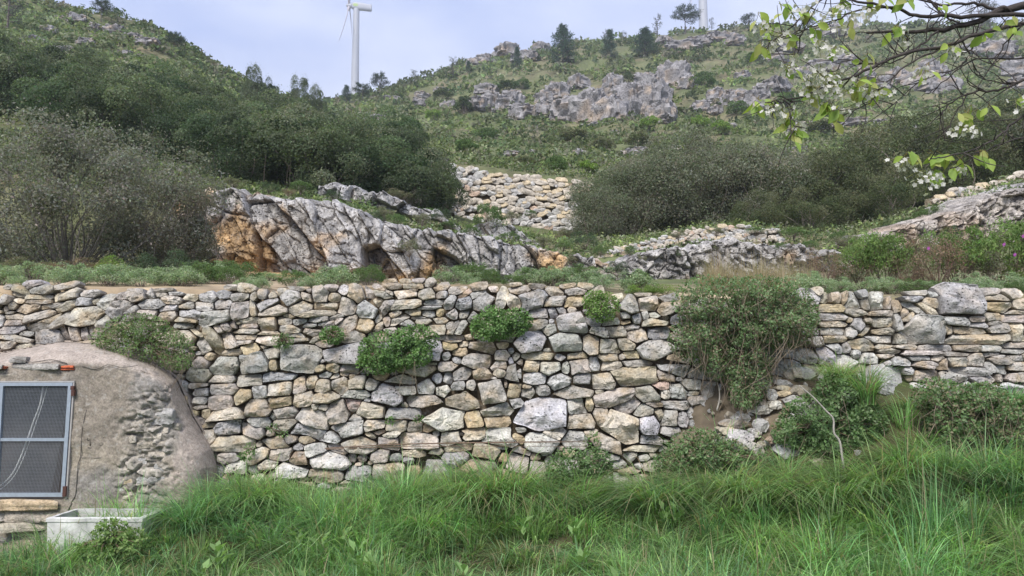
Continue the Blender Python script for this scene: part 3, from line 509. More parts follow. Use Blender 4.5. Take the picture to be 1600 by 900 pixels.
hx = np.concatenate([np.arange(-430, -20, 6.0), np.arange(-20, 360, 2.0)]); hy = np.concatenate([np.arange(526, 830, 2.0), np.arange(830, 960, 6.0)]); HX, HPY = np.meshgrid(hx, hy)
d = poly_dist(HX, HPY, HOUT)
dd = np.clip(d/(30+45*np.clip((HPY-575)/70, 0, 1)*np.clip((HX-60)/120, 0, 1)+8), 0, 1); back = .62*(1-np.sqrt(np.clip(1-(1-dd)**2, 0, 1)))
P0 = at(HX, HPY, HY); q = P0.copy()
# zones: bare rubble masonry where the plaster has fallen, smooth cap of mortar, old flat render
zr = np.clip(poly_dist(HX, HPY, [(196, 640), (225, 592), (262, 590), (285, 640), (300, 670), (278, 700), (270, 740), (255, 775), (215, 800), (180, 800), (185, 740), (195, 700)])/24+.35+fbm(np.stack([HX, HPY, 0*HX], -1)*.05, 5, 3)*.8, 0, 1)
zc = np.clip(1-poly_dist(HX, HPY, [(-400, 590), (-100, 575), (50, 568), (120, 570), (200, 572), (250, 597), (268, 630), (285, 665), (275, 715), (262, 770), (255, 960), (-400, 960)])/10+fbm(np.stack([HX, HPY, 0*HX], -1)*.04, 8, 3)*.5-.5, 0, 1)
# flat laid stones inside the rubble zone
rv = np.random.default_rng(5); sx = rv.uniform(170, 310, 170); sy = rv.uniform(575, 815, 170)
D = np.hypot((HX[..., None]-sx)/11, (HPY[..., None]-sy)/4.6) if False else None
F1 = np.full(HX.shape, 9.); F2 = F1.copy(); ID = np.zeros(HX.shape, int)
wx = HX+fbm(np.stack([HX, HPY, 0*HX], -1)*.06, 31, 3)*6; wy = HPY+fbm(np.stack([HX, HPY, 0*HX], -1)*.06, 37, 3)*3
for i in range(len(sx)):
    e = np.hypot((wx-sx[i])/11, (wy-sy[i])/4.8); m = e < F1; F2 = np.where(m, F1, np.minimum(F2, e)); ID = np.where(m, i, ID); F1 = np.where(m, e, F1)
relief = np.clip((F2-F1)*1.6, 0, 1)**.6*rv.uniform(.2, 1, 170)[ID]*.075-.055
n3 = np.stack([P0[..., 0], 0*HX, P0[..., 2]], -1)
disp = fbm(n3*1.4, 3, 3)*.02+fbm(n3*9, 4, 4)*.006+zr*(relief+fbm(n3*22, 6, 4, .6)*.022)+(1-zr)*fbm(n3*28, 9, 3)*.004+zc*.012
q = at(HX, HPY, HY+back); q[..., 1] -= disp
plaster = np.array([.25, .215, .175]); cap = np.array([.36, .305, .26]); rub = np.array([.36, .315, .25])
bl = np.clip(fbm(n3*3.2, 12, 5, .6)*1.3+.3, 0, 1)[..., None]
colr = plaster*(1-bl)+np.array([.33, .285, .225])*bl
grey = np.clip(fbm(n3*2.2+9, 14, 4)*1.1, 0, .7)[..., None]; colr = colr*(1-grey)+np.array([.20, .19, .18])*grey
stc = np.stack([rv.uniform(.22, .44, 170)]*3, -1)*np.array([1, .92, .8])
colr = colr*(1-zr[..., None]*.75)+stc[ID]*zr[..., None]*.75; colr = colr*(1-zc[..., None])+cap*zc[..., None]
# the opening for the grille
WX0, WX1, WY0, WY1 = -165, 112, 598, 779
def win_edge(py, side): return (WX1-(py-598)*.070) if side else (WX0-(py-598)*.090)
keep = ~((HX < win_edge(HPY, 1)-1) & (HX > win_edge(HPY, 0)+1) & (HPY > WY0) & (HPY < WY1)) & (d > -3)
F = grid_faces(len(hy), len(hx)); kf = keep.ravel()[F].all(1)
hut = thing('plastered_hut', 'small round-topped plastered stone hut with a barred opening, set into the terrace wall', 'hut', at(0, 870, HY))
hb = np.array(hut.location)
def hp(V): return np.asarray(V)-hb
obj('wall', mesh('hut_wall', hp(q.reshape(-1, 3)), F[kf], np.concatenate([colr.reshape(-1, 3), zr.reshape(-1, 1)*.6+.15], 1), M_PLASTER), hut)
# closed body behind the front so that the hut has depth
A = Acc()
cz = [at(x, y, HY+.5) for x, y in HOUT[1:-1]]; ring = np.array(cz)
back_ = ring+np.array([0, .6, 0]); Vr = np.concatenate([ring, back_]); n_ = len(ring)
A.add(Vr, np.array([[i, i+1, n_+i+1, n_+i] for i in range(n_-1)]), (*cap, .2))
obj('vault', A.mesh('hut_vault', M_PLASTER), hut).location = -hb
# dark room behind the grille
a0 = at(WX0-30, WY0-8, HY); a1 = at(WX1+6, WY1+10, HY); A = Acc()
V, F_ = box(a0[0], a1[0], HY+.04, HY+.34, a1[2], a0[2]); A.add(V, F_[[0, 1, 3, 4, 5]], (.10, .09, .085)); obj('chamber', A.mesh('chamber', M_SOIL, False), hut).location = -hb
# lintel render, lintel slab, brick piece
def slab(name, px0, px1, py0, py1, dep, c, seed, y=HY, pit=.3, label=None, mat=None, parent=None, off=True):
    rng = np.random.default_rng(seed); p0 = at(px0, py1, y); p1 = at(px1, py0, y); a = (p1[0]-p0[0])/2; b = (p1[2]-p0[2])/2
    K = 40; th = np.arange(K)*2*pi/K; p = 9; sup = (np.abs(np.cos(th))**p+np.abs(np.sin(th))**p)**(-1/p)
    P = np.stack([a*np.cos(th)*sup, b*np.sin(th)*sup*(1+rng.normal(0, .05, K))], -1)
    V, F, F3 = stone_shape(K, P, a, b, 0, .10, rng, .8, .8); V = V+np.array([(p0[0]+p1[0])/2, y-dep, (p0[2]+p1[2])/2])
    o = obj(name, mesh(name, V-hb, [F, F3], (*c, pit), mat or M_STONE, True, 42), parent or hut)
    return o
slab('lintel', -200, 118, 578, 597, .0, (.34, .30, .24), 1, pit=.1, mat=M_PLASTER)
slab('roof_slab', 14, 96, 568, 578, .006, (.34, .32, .29), 2); slab('roof_slab', -120, 10, 569, 578, .006, (.36, .33, .29), 9)
slab('roof_slab', 10, 40, 557, 567, -.02, (.33, .31, .28), 4)
br = slab('brick', 95, 117, 571, 575, .008, (.50, .13, .06), 5, pit=0); br['label'] = 'broken red brick'; slab('brick', 95, 117, 575.5, 579, .01, (.46, .12, .06), 6, pit=0)
slab('brick', -20, 10, 572, 577, .008, (.45, .14, .07), 66, pit=0)
slab('sill_stone', -190, 95, 779, 797, .05, (.50, .385, .25), 7, pit=.15)['label'] = 'tan sill slab under the grille'
slab('base_stone', -40, 10, 797, 815, .015, (.40, .37, .33), 81); slab('base_stone', 8, 70, 797, 815, .02, (.41, .36, .30), 8); slab('base_stone', 60, 96, 798, 814, .01, (.43, .37, .30), 82)
slab('base_stone', 2, 78, 815, 829, .06, (.47, .42, .33), 83); slab('base_stone', -90, -4, 815, 832, .04, (.40, .37, .32), 84)
slab('base_stone', 20, 90, 829, 843, -.02, (.28, .24, .19), 85); slab('base_stone', -50, 22, 832, 850, -.02, (.30, .28, .26), 86); slab('base_stone', 15, 100, 843, 862, .01, (.40, .35, .26), 87); slab('base_stone', -80, 10, 850, 868, 0., (.38, .34, .27), 88)
# larger stones showing in the bare masonry
for k, (x0, x1, y0, y1, c) in enumerate([(213, 271, 638, 663, 'g'), (214, 263, 690, 701, 'd'), (212, 224, 640, 652, 'w'), (262, 280, 661, 674, 'b'), (236, 262, 668, 678, 'b'), (185, 214, 680, 692, 'b'), (214, 258, 745, 757, 'g'), (188, 206, 748, 757, 't'), (207, 232, 757, 770, 'b'),
        (228, 252, 676, 686, 'b'), (240, 262, 725, 738, 'g'), (205, 228, 716, 727, 'g'), (230, 258, 706, 716, 'b'), (245, 262, 598, 610, 'g'), (238, 258, 612, 622, 'b'), (196, 216, 662, 670, 'b'), (190, 212, 770, 780, 'b'), (180, 196, 762, 770, 'w'), (220, 244, 775, 786, 'b')]):
    yb = HY+float(np.interp(poly_dist(np.array([(x0+x1)/2.]), np.array([(y0+y1)/2.]), HOUT)[0], [0, 20, 40, 75], [.62, .2, .08, 0]))
    o = slab('stone', x0, x1, y0, y1, -.014, SCOL[c], 900+k, y=yb+.012, pit=.4)
# scratched marks in the render and the crack beside the opening
A = Acc()
def stroke(pts, w=.0035, y=HY-.012):
    P = at(np.array([p[0] for p in pts], float), np.array([p[1] for p in pts], float), y); V, f = tube(smoothline(P, 3), w, 5); A.add(V, f, (.12, .105, .09))
def T(L): return [(120+x*70/1145, 670+y*55/900) for x, y in L]
stroke(T([(375, 245), (330, 220), (270, 240), (265, 285), (310, 295), (370, 250), (345, 330), (340, 435)])); stroke(T([(285, 480), (370, 490)]))
stroke(T([(520, 205), (450, 230), (440, 275), (480, 300)]), .0025); stroke(T([(600, 215), (650, 240), (700, 225)]), .0025)
stroke(T([(510, 370), (580, 350), (650, 360), (670, 385), (610, 425), (540, 400), (515, 370)]), .0025); stroke(T([(110, 740), (400, 745), (640, 740), (900, 725)]), .002)
o = obj('scratched_marks', A.mesh('scratched_marks', M_PLASTER), hut); o.location = -hb; o['kind'] = 'stuff'
A = Acc(); stroke([(135, 640), (129, 668), (127, 692), (126, 712), (122, 726), (120, 750), (118, 772), (112, 784), (108, 795)], .0035); stroke([(112, 786), (107, 797)], .008)
stroke([(128, 572), (150, 577), (168, 570), (190, 574), (215, 571)], .003); stroke([(20, 560), (50, 566), (80, 562), (105, 568)], .004)
obj('crack', A.mesh('crack', M_PLASTER), hut).location = -hb
# ---- grille: steel frame, two panels, wire mesh, hinges
gr = obj('grille', None, hut); FY = HY-.03; SC_ = (.33, .375, .43)
def bar(p, q_, w, dep, c=SC_, name='rail', par=None, mat=None, y=FY):
    P, Q = at(*p, y), at(*q_, y); t = unit(Q-P); s_ = np.array([-t[2], 0, t[0]]); hw = w*HY/FPX/2; V = []
    for e in (P, Q):
        for a_, b_ in ((-1, 0), (1, 0), (1, 1), (-1, 1)): V.append(e+s_*hw*a_+np.array([0, dep*b_, 0]))
    F = np.array([[0, 1, 2, 3], [7, 6, 5, 4], [0, 4, 5, 1], [1, 5, 6, 2], [2, 6, 7, 3], [3, 7, 4, 0]])
    return obj(name, mesh(name, np.array(V)-hb, F, c, mat or M_METAL, False), par or gr)
bar((-150, 600.5), (113, 600.5), 5, .035, name='rail'); bar((-160, 687), (101, 687), 4.5, .03, name='rail', y=FY+.003); bar((-160, 773.5), (98, 773.5), 5.5, .035, name='rail')
bar((109, 603), (97.5, 771), 5.5, .036, name='stile', y=FY-.002); bar((2, 603), (-8, 771), 5.5, .036, name='stile', y=FY-.002); bar((-150, 603), (-164, 771), 5.5, .036, name='stile', y=FY-.002)
bar((115, 597), (103, 779), 2.2, .05, (.43, .40, .38), 'outer_frame', y=FY+.006); bar((-165, 596.5), (116, 596.5), 2.0, .05, (.43, .42, .41), 'outer_frame', y=FY+.006)
for (x, y, h) in ((112.5, 606, 6), (113.5, 614, 9), (100.5, 765, 10), (100, 773, 6)): bar((x, y-h/2), (x-.4, y+h/2), 5, .03, (.10, .045, .035), 'hinge', y=FY-.014)
A = Acc(); z0, z1 = at(0, 775, FY)[2], at(0, 602, FY)[2]; xl, xr = at(-160, 690, FY)[0], at(110, 600, FY)[0]
for x in np.arange(xl, xr, .0125):
    V, f = box(x-.0009, x+.0009, FY+.020, FY+.0215, z0, z1); A.add(V, f, (.27, .29, .32))
for z in np.arange(z0, z1, .0125):
    V, f = box(xl, xr-(z1-z)*.07, FY+.0216, FY+.0231, z-.0009, z+.0009); A.add(V, f, (.27, .29, .32))
V = np.concatenate(A.V); V[:, 0] -= (z1-V[:, 2])*.07
obj('wire_mesh', mesh('wire_mesh', V-hb, np.concatenate(A.F4), (.27, .29, .32), M_METAL, False), gr)
def cable(pts, w, nm, lab):
    P = at(np.array([p[0] for p in pts], float), np.array([p[1] for p in pts], float), HY+.05); V, f = tube(smoothline(P, 6), w, 6)
    tag(obj(nm, mesh(nm, V, f, (.62, .62, .60), M_CONC)), lab, 'cable')
cable([(68, 600), (63, 630), (52, 660), (43, 686), (32, 715), (18, 742), (-5, 762), (-40, 772)], .007, 'hanging_cable', 'thicker pale cable hanging behind the wire grille')
cable([(74, 604), (66, 632), (56, 662), (47, 688), (36, 717), (22, 744), (0, 765), (-30, 776)], .004, 'hanging_cable', 'thinner pale cable beside the thick one behind the grille')
# ---- concrete trough
t0 = at(76, 809, 6.2); t1 = at(222, 808, 6.2); ty0, ty1 = 6.2, 6.58; zt = t0[2]; zb = zt-.55
tr = thing('concrete_trough', 'weathered whitewashed concrete water trough below the hut opening', 'trough', ((t0[0]+t1[0])/2, 6.4, zb))
A = Acc(); x0, x1 = t0[0], t1[0]; w_ = .028; bt = .03
outer = [(x0, ty0), (x1, ty0), (x1, ty1), (x0, ty1)]; inner = [(x0+w_, ty0+w_), (x1-w_, ty0+w_), (x1-w_, ty1-w_), (x0+w_, ty1-w_)]
def sub(a_, b_, n=14): return [a_+(b_-a_)*t for t in np.linspace(0, 1, n, endpoint=False)]
def loop(c, z, grow=0):
    P = []; cx = (x0+x1)/2; cy = (ty0+ty1)/2
    for (xa, ya), (xb, yb) in zip(c, c[1:]+c[:1]):
        P += [(x+math.copysign(grow, x-cx), y+math.copysign(grow, y-cy), z) for x, y in zip(sub(xa, xb), sub(ya, yb))]
    return np.array(P)
L = [loop(outer, zb, -.0), loop(outer, zb+.2, .0), loop(outer, zb+.4, .003), loop(outer, zt-.035, .004), loop(outer, zt-.03, .012), loop(outer, zt-.004, .012), loop(outer, zt, .006), loop(inner, zt, -.0), loop(inner, zt-.01, -.004), loop(inner, zt-.2, -.004), loop(inner, zt-.33, -.006)]
V = np.concatenate(L); m = len(L[0]); V = V+np.stack([fbm(V*14, 3, 3), fbm(V*14+9, 4, 3), fbm(V*14+20, 5, 3)*.8], -1)*.0035
F = grid_faces(len(L), m, True); colr = np.array([.56, .55, .53])*(1+.18*fbm(V*6, 8, 4)[:, None]); 
base_ = np.array(tr.location)
obj('basin', mesh('basin', V-base_, F, colr, M_CONC, True, 40), tr)
V, f = box(x0+.01, x1-.01, ty0+.01, ty1-.01, zt-.34, zt-.30); obj('floor', mesh('trough_floor', V-base_, f, (.22, .20, .16), M_SOIL, False), tr)
# ================================================================== limestone cliff, ledges, far outcrops
def cliff(name, label, tops, bases, Yf, seed, shear=.45, bw=50, bh=125, amp=.50, bed=.038, org=None, step=1.4, under=.16, backrow=5, tint=(.44, .42, .40), basecol=None, warmk=1.0, cat='rock'):
    rng = np.random.default_rng(seed); tops = np.array(tops, float); bases = np.array(bases, float)
    px = np.arange(tops[0, 0], tops[-1, 0], step); ny = max(int(np.max(np.interp(px, bases[:, 0], bases[:, 1])-np.interp(px, tops[:, 0], tops[:, 1]))/step), 12)
    t = np.linspace(0, 1, ny); PX, T_ = np.meshgrid(px, t)
    top = np.interp(px, tops[:, 0], tops[:, 1])+fbm(np.stack([px*.07, 0*px, 0*px], -1), seed, 4)*4+2; bot = np.interp(px, bases[:, 0], bases[:, 1])
    PYY = bot[None]*(1-T_)+top[None]*T_
    Q = PX-shear*(PYY-380); w3 = np.stack([PX, PYY, 0*PX], -1)
    Qw = Q+fbm(w3*.02, seed+1, 3)*4; Pw = PYY+fbm(w3*.02, seed+2, 3)*6
    def level(bw_, bh_, sh_, sd_):
        """straight-jointed blocks: cell id, local coordinates, distance to the joint"""
        q0 = Qw+sh_*Pw; rgl = np.random.default_rng(sd_); xs = np.arange(q0.min()-bw_, q0.max()+2*bw_, bw_); ys = np.arange(PYY.min()-1.5*bh_, PYY.max()+2*bh_, bh_)
        jx = rgl.uniform(-.48, .48, (len(ys), len(xs)))*bw_; jy = rgl.uniform(-.48, .48, (len(ys), len(xs)))*bh_
        ci = np.clip(((q0-xs[0])/bw_+.5).astype(int), 0, len(xs)-1); cj = np.clip(((Pw-ys[0])/bh_+.5).astype(int), 0, len(ys)-1); G1 = np.full(PX.shape, 99.); G2 = G1.copy(); GI = np.zeros(PX.shape, int); LX = 0*PX; LY = 0*PX
        for dj in (-2, -1, 0, 1, 2):
            for di in (-2, -1, 0, 1, 2):
                a_ = np.clip(ci+di, 0, len(xs)-1); b_ = np.clip(cj+dj, 0, len(ys)-1); ex = (q0-xs[a_]-jx[b_, a_])/bw_; ey = (Pw-ys[b_]-jy[b_, a_])/bh_
                e = np.hypot(ex, ey); gi = b_*len(xs)+a_; m = e < G1-1e-9; same = gi == GI
                G2 = np.where(m, G1, np.where(same, G2, np.minimum(G2, e))); GI = np.where(m, gi, GI); LX = np.where(m, ex, LX); LY = np.where(m, ey, LY); G1 = np.where(m, e, G1)
        return GI, LX, LY, G2-G1, len(xs)*len(ys), rgl
    ID, lx, ly, ed, n, rA = level(bw, bh, 0, seed+11)
    off = rA.uniform(0, 1, n)**1.2*amp; gx = rA.normal(0, .45, n)*amp; gy = rA.uniform(-.1, .62, n)*amp
    dep = off[ID]+gx[ID]*lx+gy[ID]*ly-.12*np.exp(-(ed/.03)**2)
    I2, l2x, l2y, e2, n2_, rB = level(bw*.5, bh*.5, .06, seed+12); k2 = rB.uniform(0, 1, n2_)
    dep += (k2[I2]-.5)*amp*.34+(rB.normal(0, .14, n2_)*amp)[I2]*l2x+(rB.uniform(-.1, .25, n2_)*amp)[I2]*l2y-.05*np.exp(-(e2/.05)**2)
    GI, l3x, l3y, e3, n3_, rC = level(bw*.22, 9 if bed > .04 else 13, -.1, seed+13); r2 = rC.uniform(0, 1, n3_)
    dep += (r2[GI]-.5)*bed*2.4+(rC.normal(0, .6, n3_)*bed)[GI]*l3x-bed*.35*np.exp(-(e3/.08)**2)
    P3 = at(PX, PYY, Yf)
    dep += fbm(P3*3, seed+3, 6, .66)*.034-np.clip(1-np.abs(vn(P3*np.array([4., 4, 2.2]), seed+6))*5, 0, 1)*.05+fbm(P3*16, seed+5, 3)*.012
    us = np.clip(1-T_/(.16+.07*fbm(np.stack([PX*.02, 0*PX, 0*PX], -1), seed+9, 3)), 0, 1); dep -= us**.6*under
    dep += np.clip((T_-.90)/.10, 0, 1)**2*-.10
    P3[..., 1] = Yf-dep
    rows = [P3]; last = P3[-1]
    for k in range(1, backrow+1):
        r = last.copy(); r[:, 1] += .35*k+.05*fbm(np.stack([px*.05, 0*px+k, 0*px], -1), seed+7, 3); r[:, 2] += .03*k+.05*fbm(np.stack([px*.06, 0*px+k*3., 0*px], -1), seed+8, 3)-(.5 if k == backrow else 0); rows.append(r[None])
    Vv = np.concatenate([P3]+[r for r in rows[1:]], 0); R = Vv.shape[0]
    g = np.array(tint)*(1+.18*((k2[I2]*2-1)*.8)[..., None])*(1+.12*(r2[GI]-.5))[..., None]
    wz = np.clip(fbm(w3*.022+5, seed+4, 4)*1.3+(.12-T_*.5)+(np.interp(PX, *org) if org else 0)+rA.uniform(-.3, .3, n)[ID], 0, 1)*warmk
    wc = np.array(basecol or (.54, .36, .19)); cc = g*(1-wz[..., None])+wc*wz[..., None]
    st = np.clip(fbm(np.stack([Q*.09, PYY*.012, 0*PX], -1), seed+21, 4, .6)*1.4-.3, 0, .6)[..., None]; cc = cc*(1-st)+cc*np.array([.5, .5, .52])*st
    cc = np.concatenate([cc]+[cc[-1:]]*backrow, 0); al = np.full(cc.shape[:2]+(1,), .8)
    o = obj(name, mesh(name, Vv.reshape(-1, 3), grid_faces(R, len(px)), np.concatenate([cc, al], -1).reshape(-1, 4), M_CLIFF, True, 26))
    return tag(o, label, cat, 'limestone faces above the terrace')
cliff('limestone_cliff', 'orange and grey fractured limestone cliff with leaning joints and a dark undercut', [(255, 330), (300, 305), (330, 292), (400, 300), (440, 312), (520, 318), (580, 338), (640, 352), (690, 362), (740, 370), (790, 372), (850, 390), (910, 402), (960, 412), (985, 425)],
      [(255, 425), (330, 412), (420, 428), (600, 446), (985, 455)], 14.9, 41, org=([250, 330, 405, 440, 480, 540, 560, 640, 1000], [1.2, 1.15, .8, .25, .6, .5, .15, 0, -.25]))
cliff('limestone_cliff', 'grey layered limestone cliff with thin horizontal beds behind the dry grass', [(940, 410), (985, 398), (1040, 384), (1075, 386), (1130, 372), (1180, 378), (1240, 382), (1300, 392), (1345, 398)],
      [(940, 456), (1345, 456)], 14.6, 55, shear=.3, bw=40, bh=52, amp=.26, bed=.075, org=([900, 1400], [-.5, -.45]), tint=(.46, .435, .41))
cliff('limestone_ledge', 'smooth grey limestone ledge under the dark oaks', [(500, 290), (525, 286), (560, 292), (600, 303), (650, 320), (690, 333), (720, 352)], [(500, 320), (560, 322), (640, 340), (720, 366)], 17.4, 61, shear=.1, bw=38, bh=40, amp=.25, under=.25, org=([400, 800], [-.6, -.6]), tint=(.46, .445, .43))
cliff('limestone_ledge', 'pale limestone knob between the gully shrubs', [(715, 358), (760, 345), (800, 350), (830, 372), (850, 385)], [(715, 378), (780, 386), (850, 400)], 17.0, 66, shear=.2, bw=34, bh=36, amp=.2, under=.1, org=([400, 900], [-.6, -.6]), tint=(.46, .445, .43))
cliff('limestone_slab', 'pale pinkish limestone slab sloping up behind the flowering shrubs', [(1340, 372), (1400, 355), (1450, 340), (1500, 322), (1540, 305), (1580, 296), (1640, 285), (1760, 270)], [(1340, 405), (1450, 395), (1600, 385), (1760, 380)], 15.3, 71, shear=-.5, bw=44, bh=34, amp=.20, bed=.07, under=.1, org=([1300, 1800], [.2, .15]), basecol=(.50, .40, .31), tint=(.52, .47, .42))
cliff('limestone_slab', 'white limestone rim below the ochre terrace wall', [(1480, 318), (1510, 310), (1560, 296), (1600, 285), (1700, 275)], [(1480, 332), (1600, 312), (1700, 300)], 17.8, 75, shear=-.5, bw=40, bh=24, amp=.15, bed=.05, under=.1, org=([1300, 1800], [-.5, -.5]), tint=(.52, .49, .46))
# ---- rubble terrace walls farther up: every stone a part
def cobble(seed):
    rng = np.random.default_rng(seed); K = 12; th = np.arange(K)*2*pi/K; p = 2.6
    sup = (np.abs(np.cos(th))**p+np.abs(np.sin(th))**p)**(-1/p)*(1+rng.normal(0, .07, K))
    V, F, F3 = stone_shape(K, np.stack([np.cos(th)*sup*.16, np.sin(th)*sup*.10], -1), .16, .10, 0, .12, rng, 1.2)
    return V, F, F3
COB = []
for k in range(14):
    V, F, F3 = cobble(500+k); key = 'ggwbbgtbbgbbow'[k]; rng = np.random.default_rng(k); COB.append(mesh('cobble', V, [F, F3], (*(np.array(SCOL[key])*1.05), .3), M_STONE, True, 45))
def rubble_wall(label, top, bot, Yl, Yr, seed, w0=.20, warm=None, nmax=299):
    """courses of rounded stones between two picture lines"""
    rng = np.random.default_rng(seed); top = np.array(top, float); bot = np.array(bot, float); xa, xb = top[0, 0], top[-1, 0]
    w = thing('dry_stone_wall', label, 'wall', at((xa+xb)/2, np.interp((xa+xb)/2, bot[:, 0], bot[:, 1]), (Yl+Yr)/2), 'dry stone terrace walls'); b0 = np.array(w.location)
    def Yof(px): s = (px-xa)/(xb-xa); return Yl*(1-s)+Yr*s+.5*np.sin(pi*s)
    L = []; pmid = FPX/((Yl+Yr)/2)
    step = w0*.62*pmid
    ymin, ymax = top[:, 1].min(), bot[:, 1].max(); py = ymin+1
    while py < ymax:
        px = xa+rng.uniform(0, 8)
        while px < xb:
            s = float(np.clip(np.exp(rng.normal(0, .30)), .55, 1.9)); ww = w0*s*pmid
            pyy = py+rng.normal(0, 2.4)
            if np.interp(px, top[:, 0], top[:, 1])-1 <= pyy <= np.interp(px, bot[:, 0], bot[:, 1])+2: L.append((px+ww/2, pyy, s))
            px += ww*rng.uniform(.8, .98)
        py += step*rng.uniform(.75, .95)
    rng.shuffle(L); rest = Acc()
    for n, (px, py, s) in enumerate(L):
        k = rng.integers(0, 14)
        if warm and warm[0] < px < warm[1] and warm[2] < py < warm[3] and rng.random() < .6: k = rng.choice([6, 6, 3, 4, 7, 8, 10])
        Y = Yof(px); P = at(px, py, Y)-b0
        lean = (py-np.interp(px, top[:, 0], top[:, 1]))*.004; P[1] -= lean
        o = None; sc = (w0/.30*s*rng.uniform(.9, 1.15), w0/.30, w0/.30*rng.uniform(.85, 1.2)*(.6+.4*s)); ry = rng.normal(0, .2)
        if n < nmax:
            o = obj('stone', COB[k], w, P); o.scale = sc; o.rotation_euler = (0, ry, 0)
        else:
            me = COB[k]; V = np.array([v.co[:] for v in me.vertices])*np.array(sc); c_, s_ = cos(ry), sin(ry)
            V = np.stack([V[:, 0]*c_+V[:, 2]*s_, V[:, 1], -V[:, 0]*s_+V[:, 2]*c_], -1)+P
            f4 = np.array([list(p.vertices) for p in me.polygons if len(p.vertices) == 4]); f3 = np.array([list(p.vertices) for p in me.polygons if len(p.vertices) == 3])
            rest.add(V, [f4, f3], (*SCOL['ggwbbgtbbgbbow'[k]], .3))
    if rest.n: r = obj('small_stones', rest.mesh('small_stones', M_STONE, True, 45), w); r['kind'] = 'stuff'
    xs = np.linspace(xa-6, xb+6, 50); tt = np.linspace(0, 1, 10); PX, T_ = np.meshgrid(xs, tt)
    PYY = np.interp(PX, bot[:, 0], bot[:, 1])*(1-T_)+(np.interp(PX, top[:, 0], top[:, 1])+3)*T_+8*(1-T_)
    V = at(PX, PYY, Yof(PX)+.10); V[..., 1] -= (1-T_)*(PYY-np.interp(PX, top[:, 0], top[:, 1]))*.003
    bk = V[-1:].copy(); bk[..., 1] += 1.2; V = np.concatenate([V, bk])
    obj('rubble_core', mesh('rubble_core', V.reshape(-1, 3)-b0, grid_faces(11, 50), (.20, .165, .11, .2), M_STONE), w)
    return w
rubble_wall('steep rubble terrace wall of rounded grey and honey stones in the gully', [(640, 296), (680, 262), (708, 258), (740, 266), (790, 272), (840, 280), (920, 284)], [(640, 300), (680, 330), (720, 345), (780, 366), (850, 376), (940, 382)], 22.4, 22.9, 3, .235, (750, 930, 270, 325))
rubble_wall('low ruined rubble wall along the top of the layered cliff', [(930, 400), (975, 384), (1020, 374), (1060, 360), (1110, 354), (1165, 353), (1215, 360)], [(930, 404), (985, 396), (1040, 384), (1110, 374), (1215, 378)], 16.0, 16.3, 8, .12, None, 220)
rubble_wall('ochre terrace wall of squared stones below the scrub beside the cherry branch', [(1450, 308), (1490, 296), (1540, 284), (1600, 268), (1700, 262)], [(1450, 316), (1500, 316), (1560, 306), (1600, 294), (1700, 285)], 19.6, 19.4, 12, .26, (1450, 1700, 270, 320), 200)
rubble_wall('short dark row of stones at the foot of the oaks', [(640, 300), (660, 297), (700, 322)], [(640, 312), (665, 322), (715, 338)], 19.0, 20.5, 13, .2, None, 60)
# ---- outcrops on the far hill
def crag(seed, lev=44):
    rng = np.random.default_rng(seed); nu, nv = lev, lev//2+1
    th = np.linspace(0, 2*pi, nu, endpoint=False); ph = np.linspace(-.5*pi, .5*pi, nv); TH, PH = np.meshgrid(th, ph); e = .55
    f = lambda v: np.sign(v)*np.abs(v)**e
    V = np.stack([f(np.cos(PH))*f(np.cos(TH)), f(np.cos(PH))*f(np.sin(TH)), f(np.sin(PH))], -1).reshape(-1, 3)
    off = rng.uniform(0, 99, 3); W_ = V*np.array([2.3, 2.3, 2.3])+off
    w2 = W_+np.stack([fbm(W_, 1, 2), fbm(W_+7, 2, 2), fbm(W_+13, 3, 2)], -1)*.35
    cell = np.floor(w2); r = hsh(cell[:, 0].astype(np.int64), cell[:, 1].astype(np.int64), cell[:, 2].astype(np.int64), seed)
    fr = w2-cell; ed = np.minimum(fr, 1-fr).min(1)
    k = .80+.24*r-.13*np.exp(-(ed/.07)**2)+.10*fbm(W_*2.4, 5, 4, .65)
    V = V*k[:, None]; base = np.array([.285, .272, .27])*(1+.3*(r-.5))[:, None]
    wz = np.clip(fbm(W_*.9+31, 8, 3)*1.3-.1-V[:, 2]*.3, 0, .8)[:, None]; colr = base*(1-wz)+np.array([.40, .31, .225])*wz
    return mesh('crag', V, grid_faces(nv, nu, True), np.concatenate([colr, np.full((len(V), 1), .5)], 1), M_FAR, True, 26)
CR = [crag(80+k) for k in range(9)]
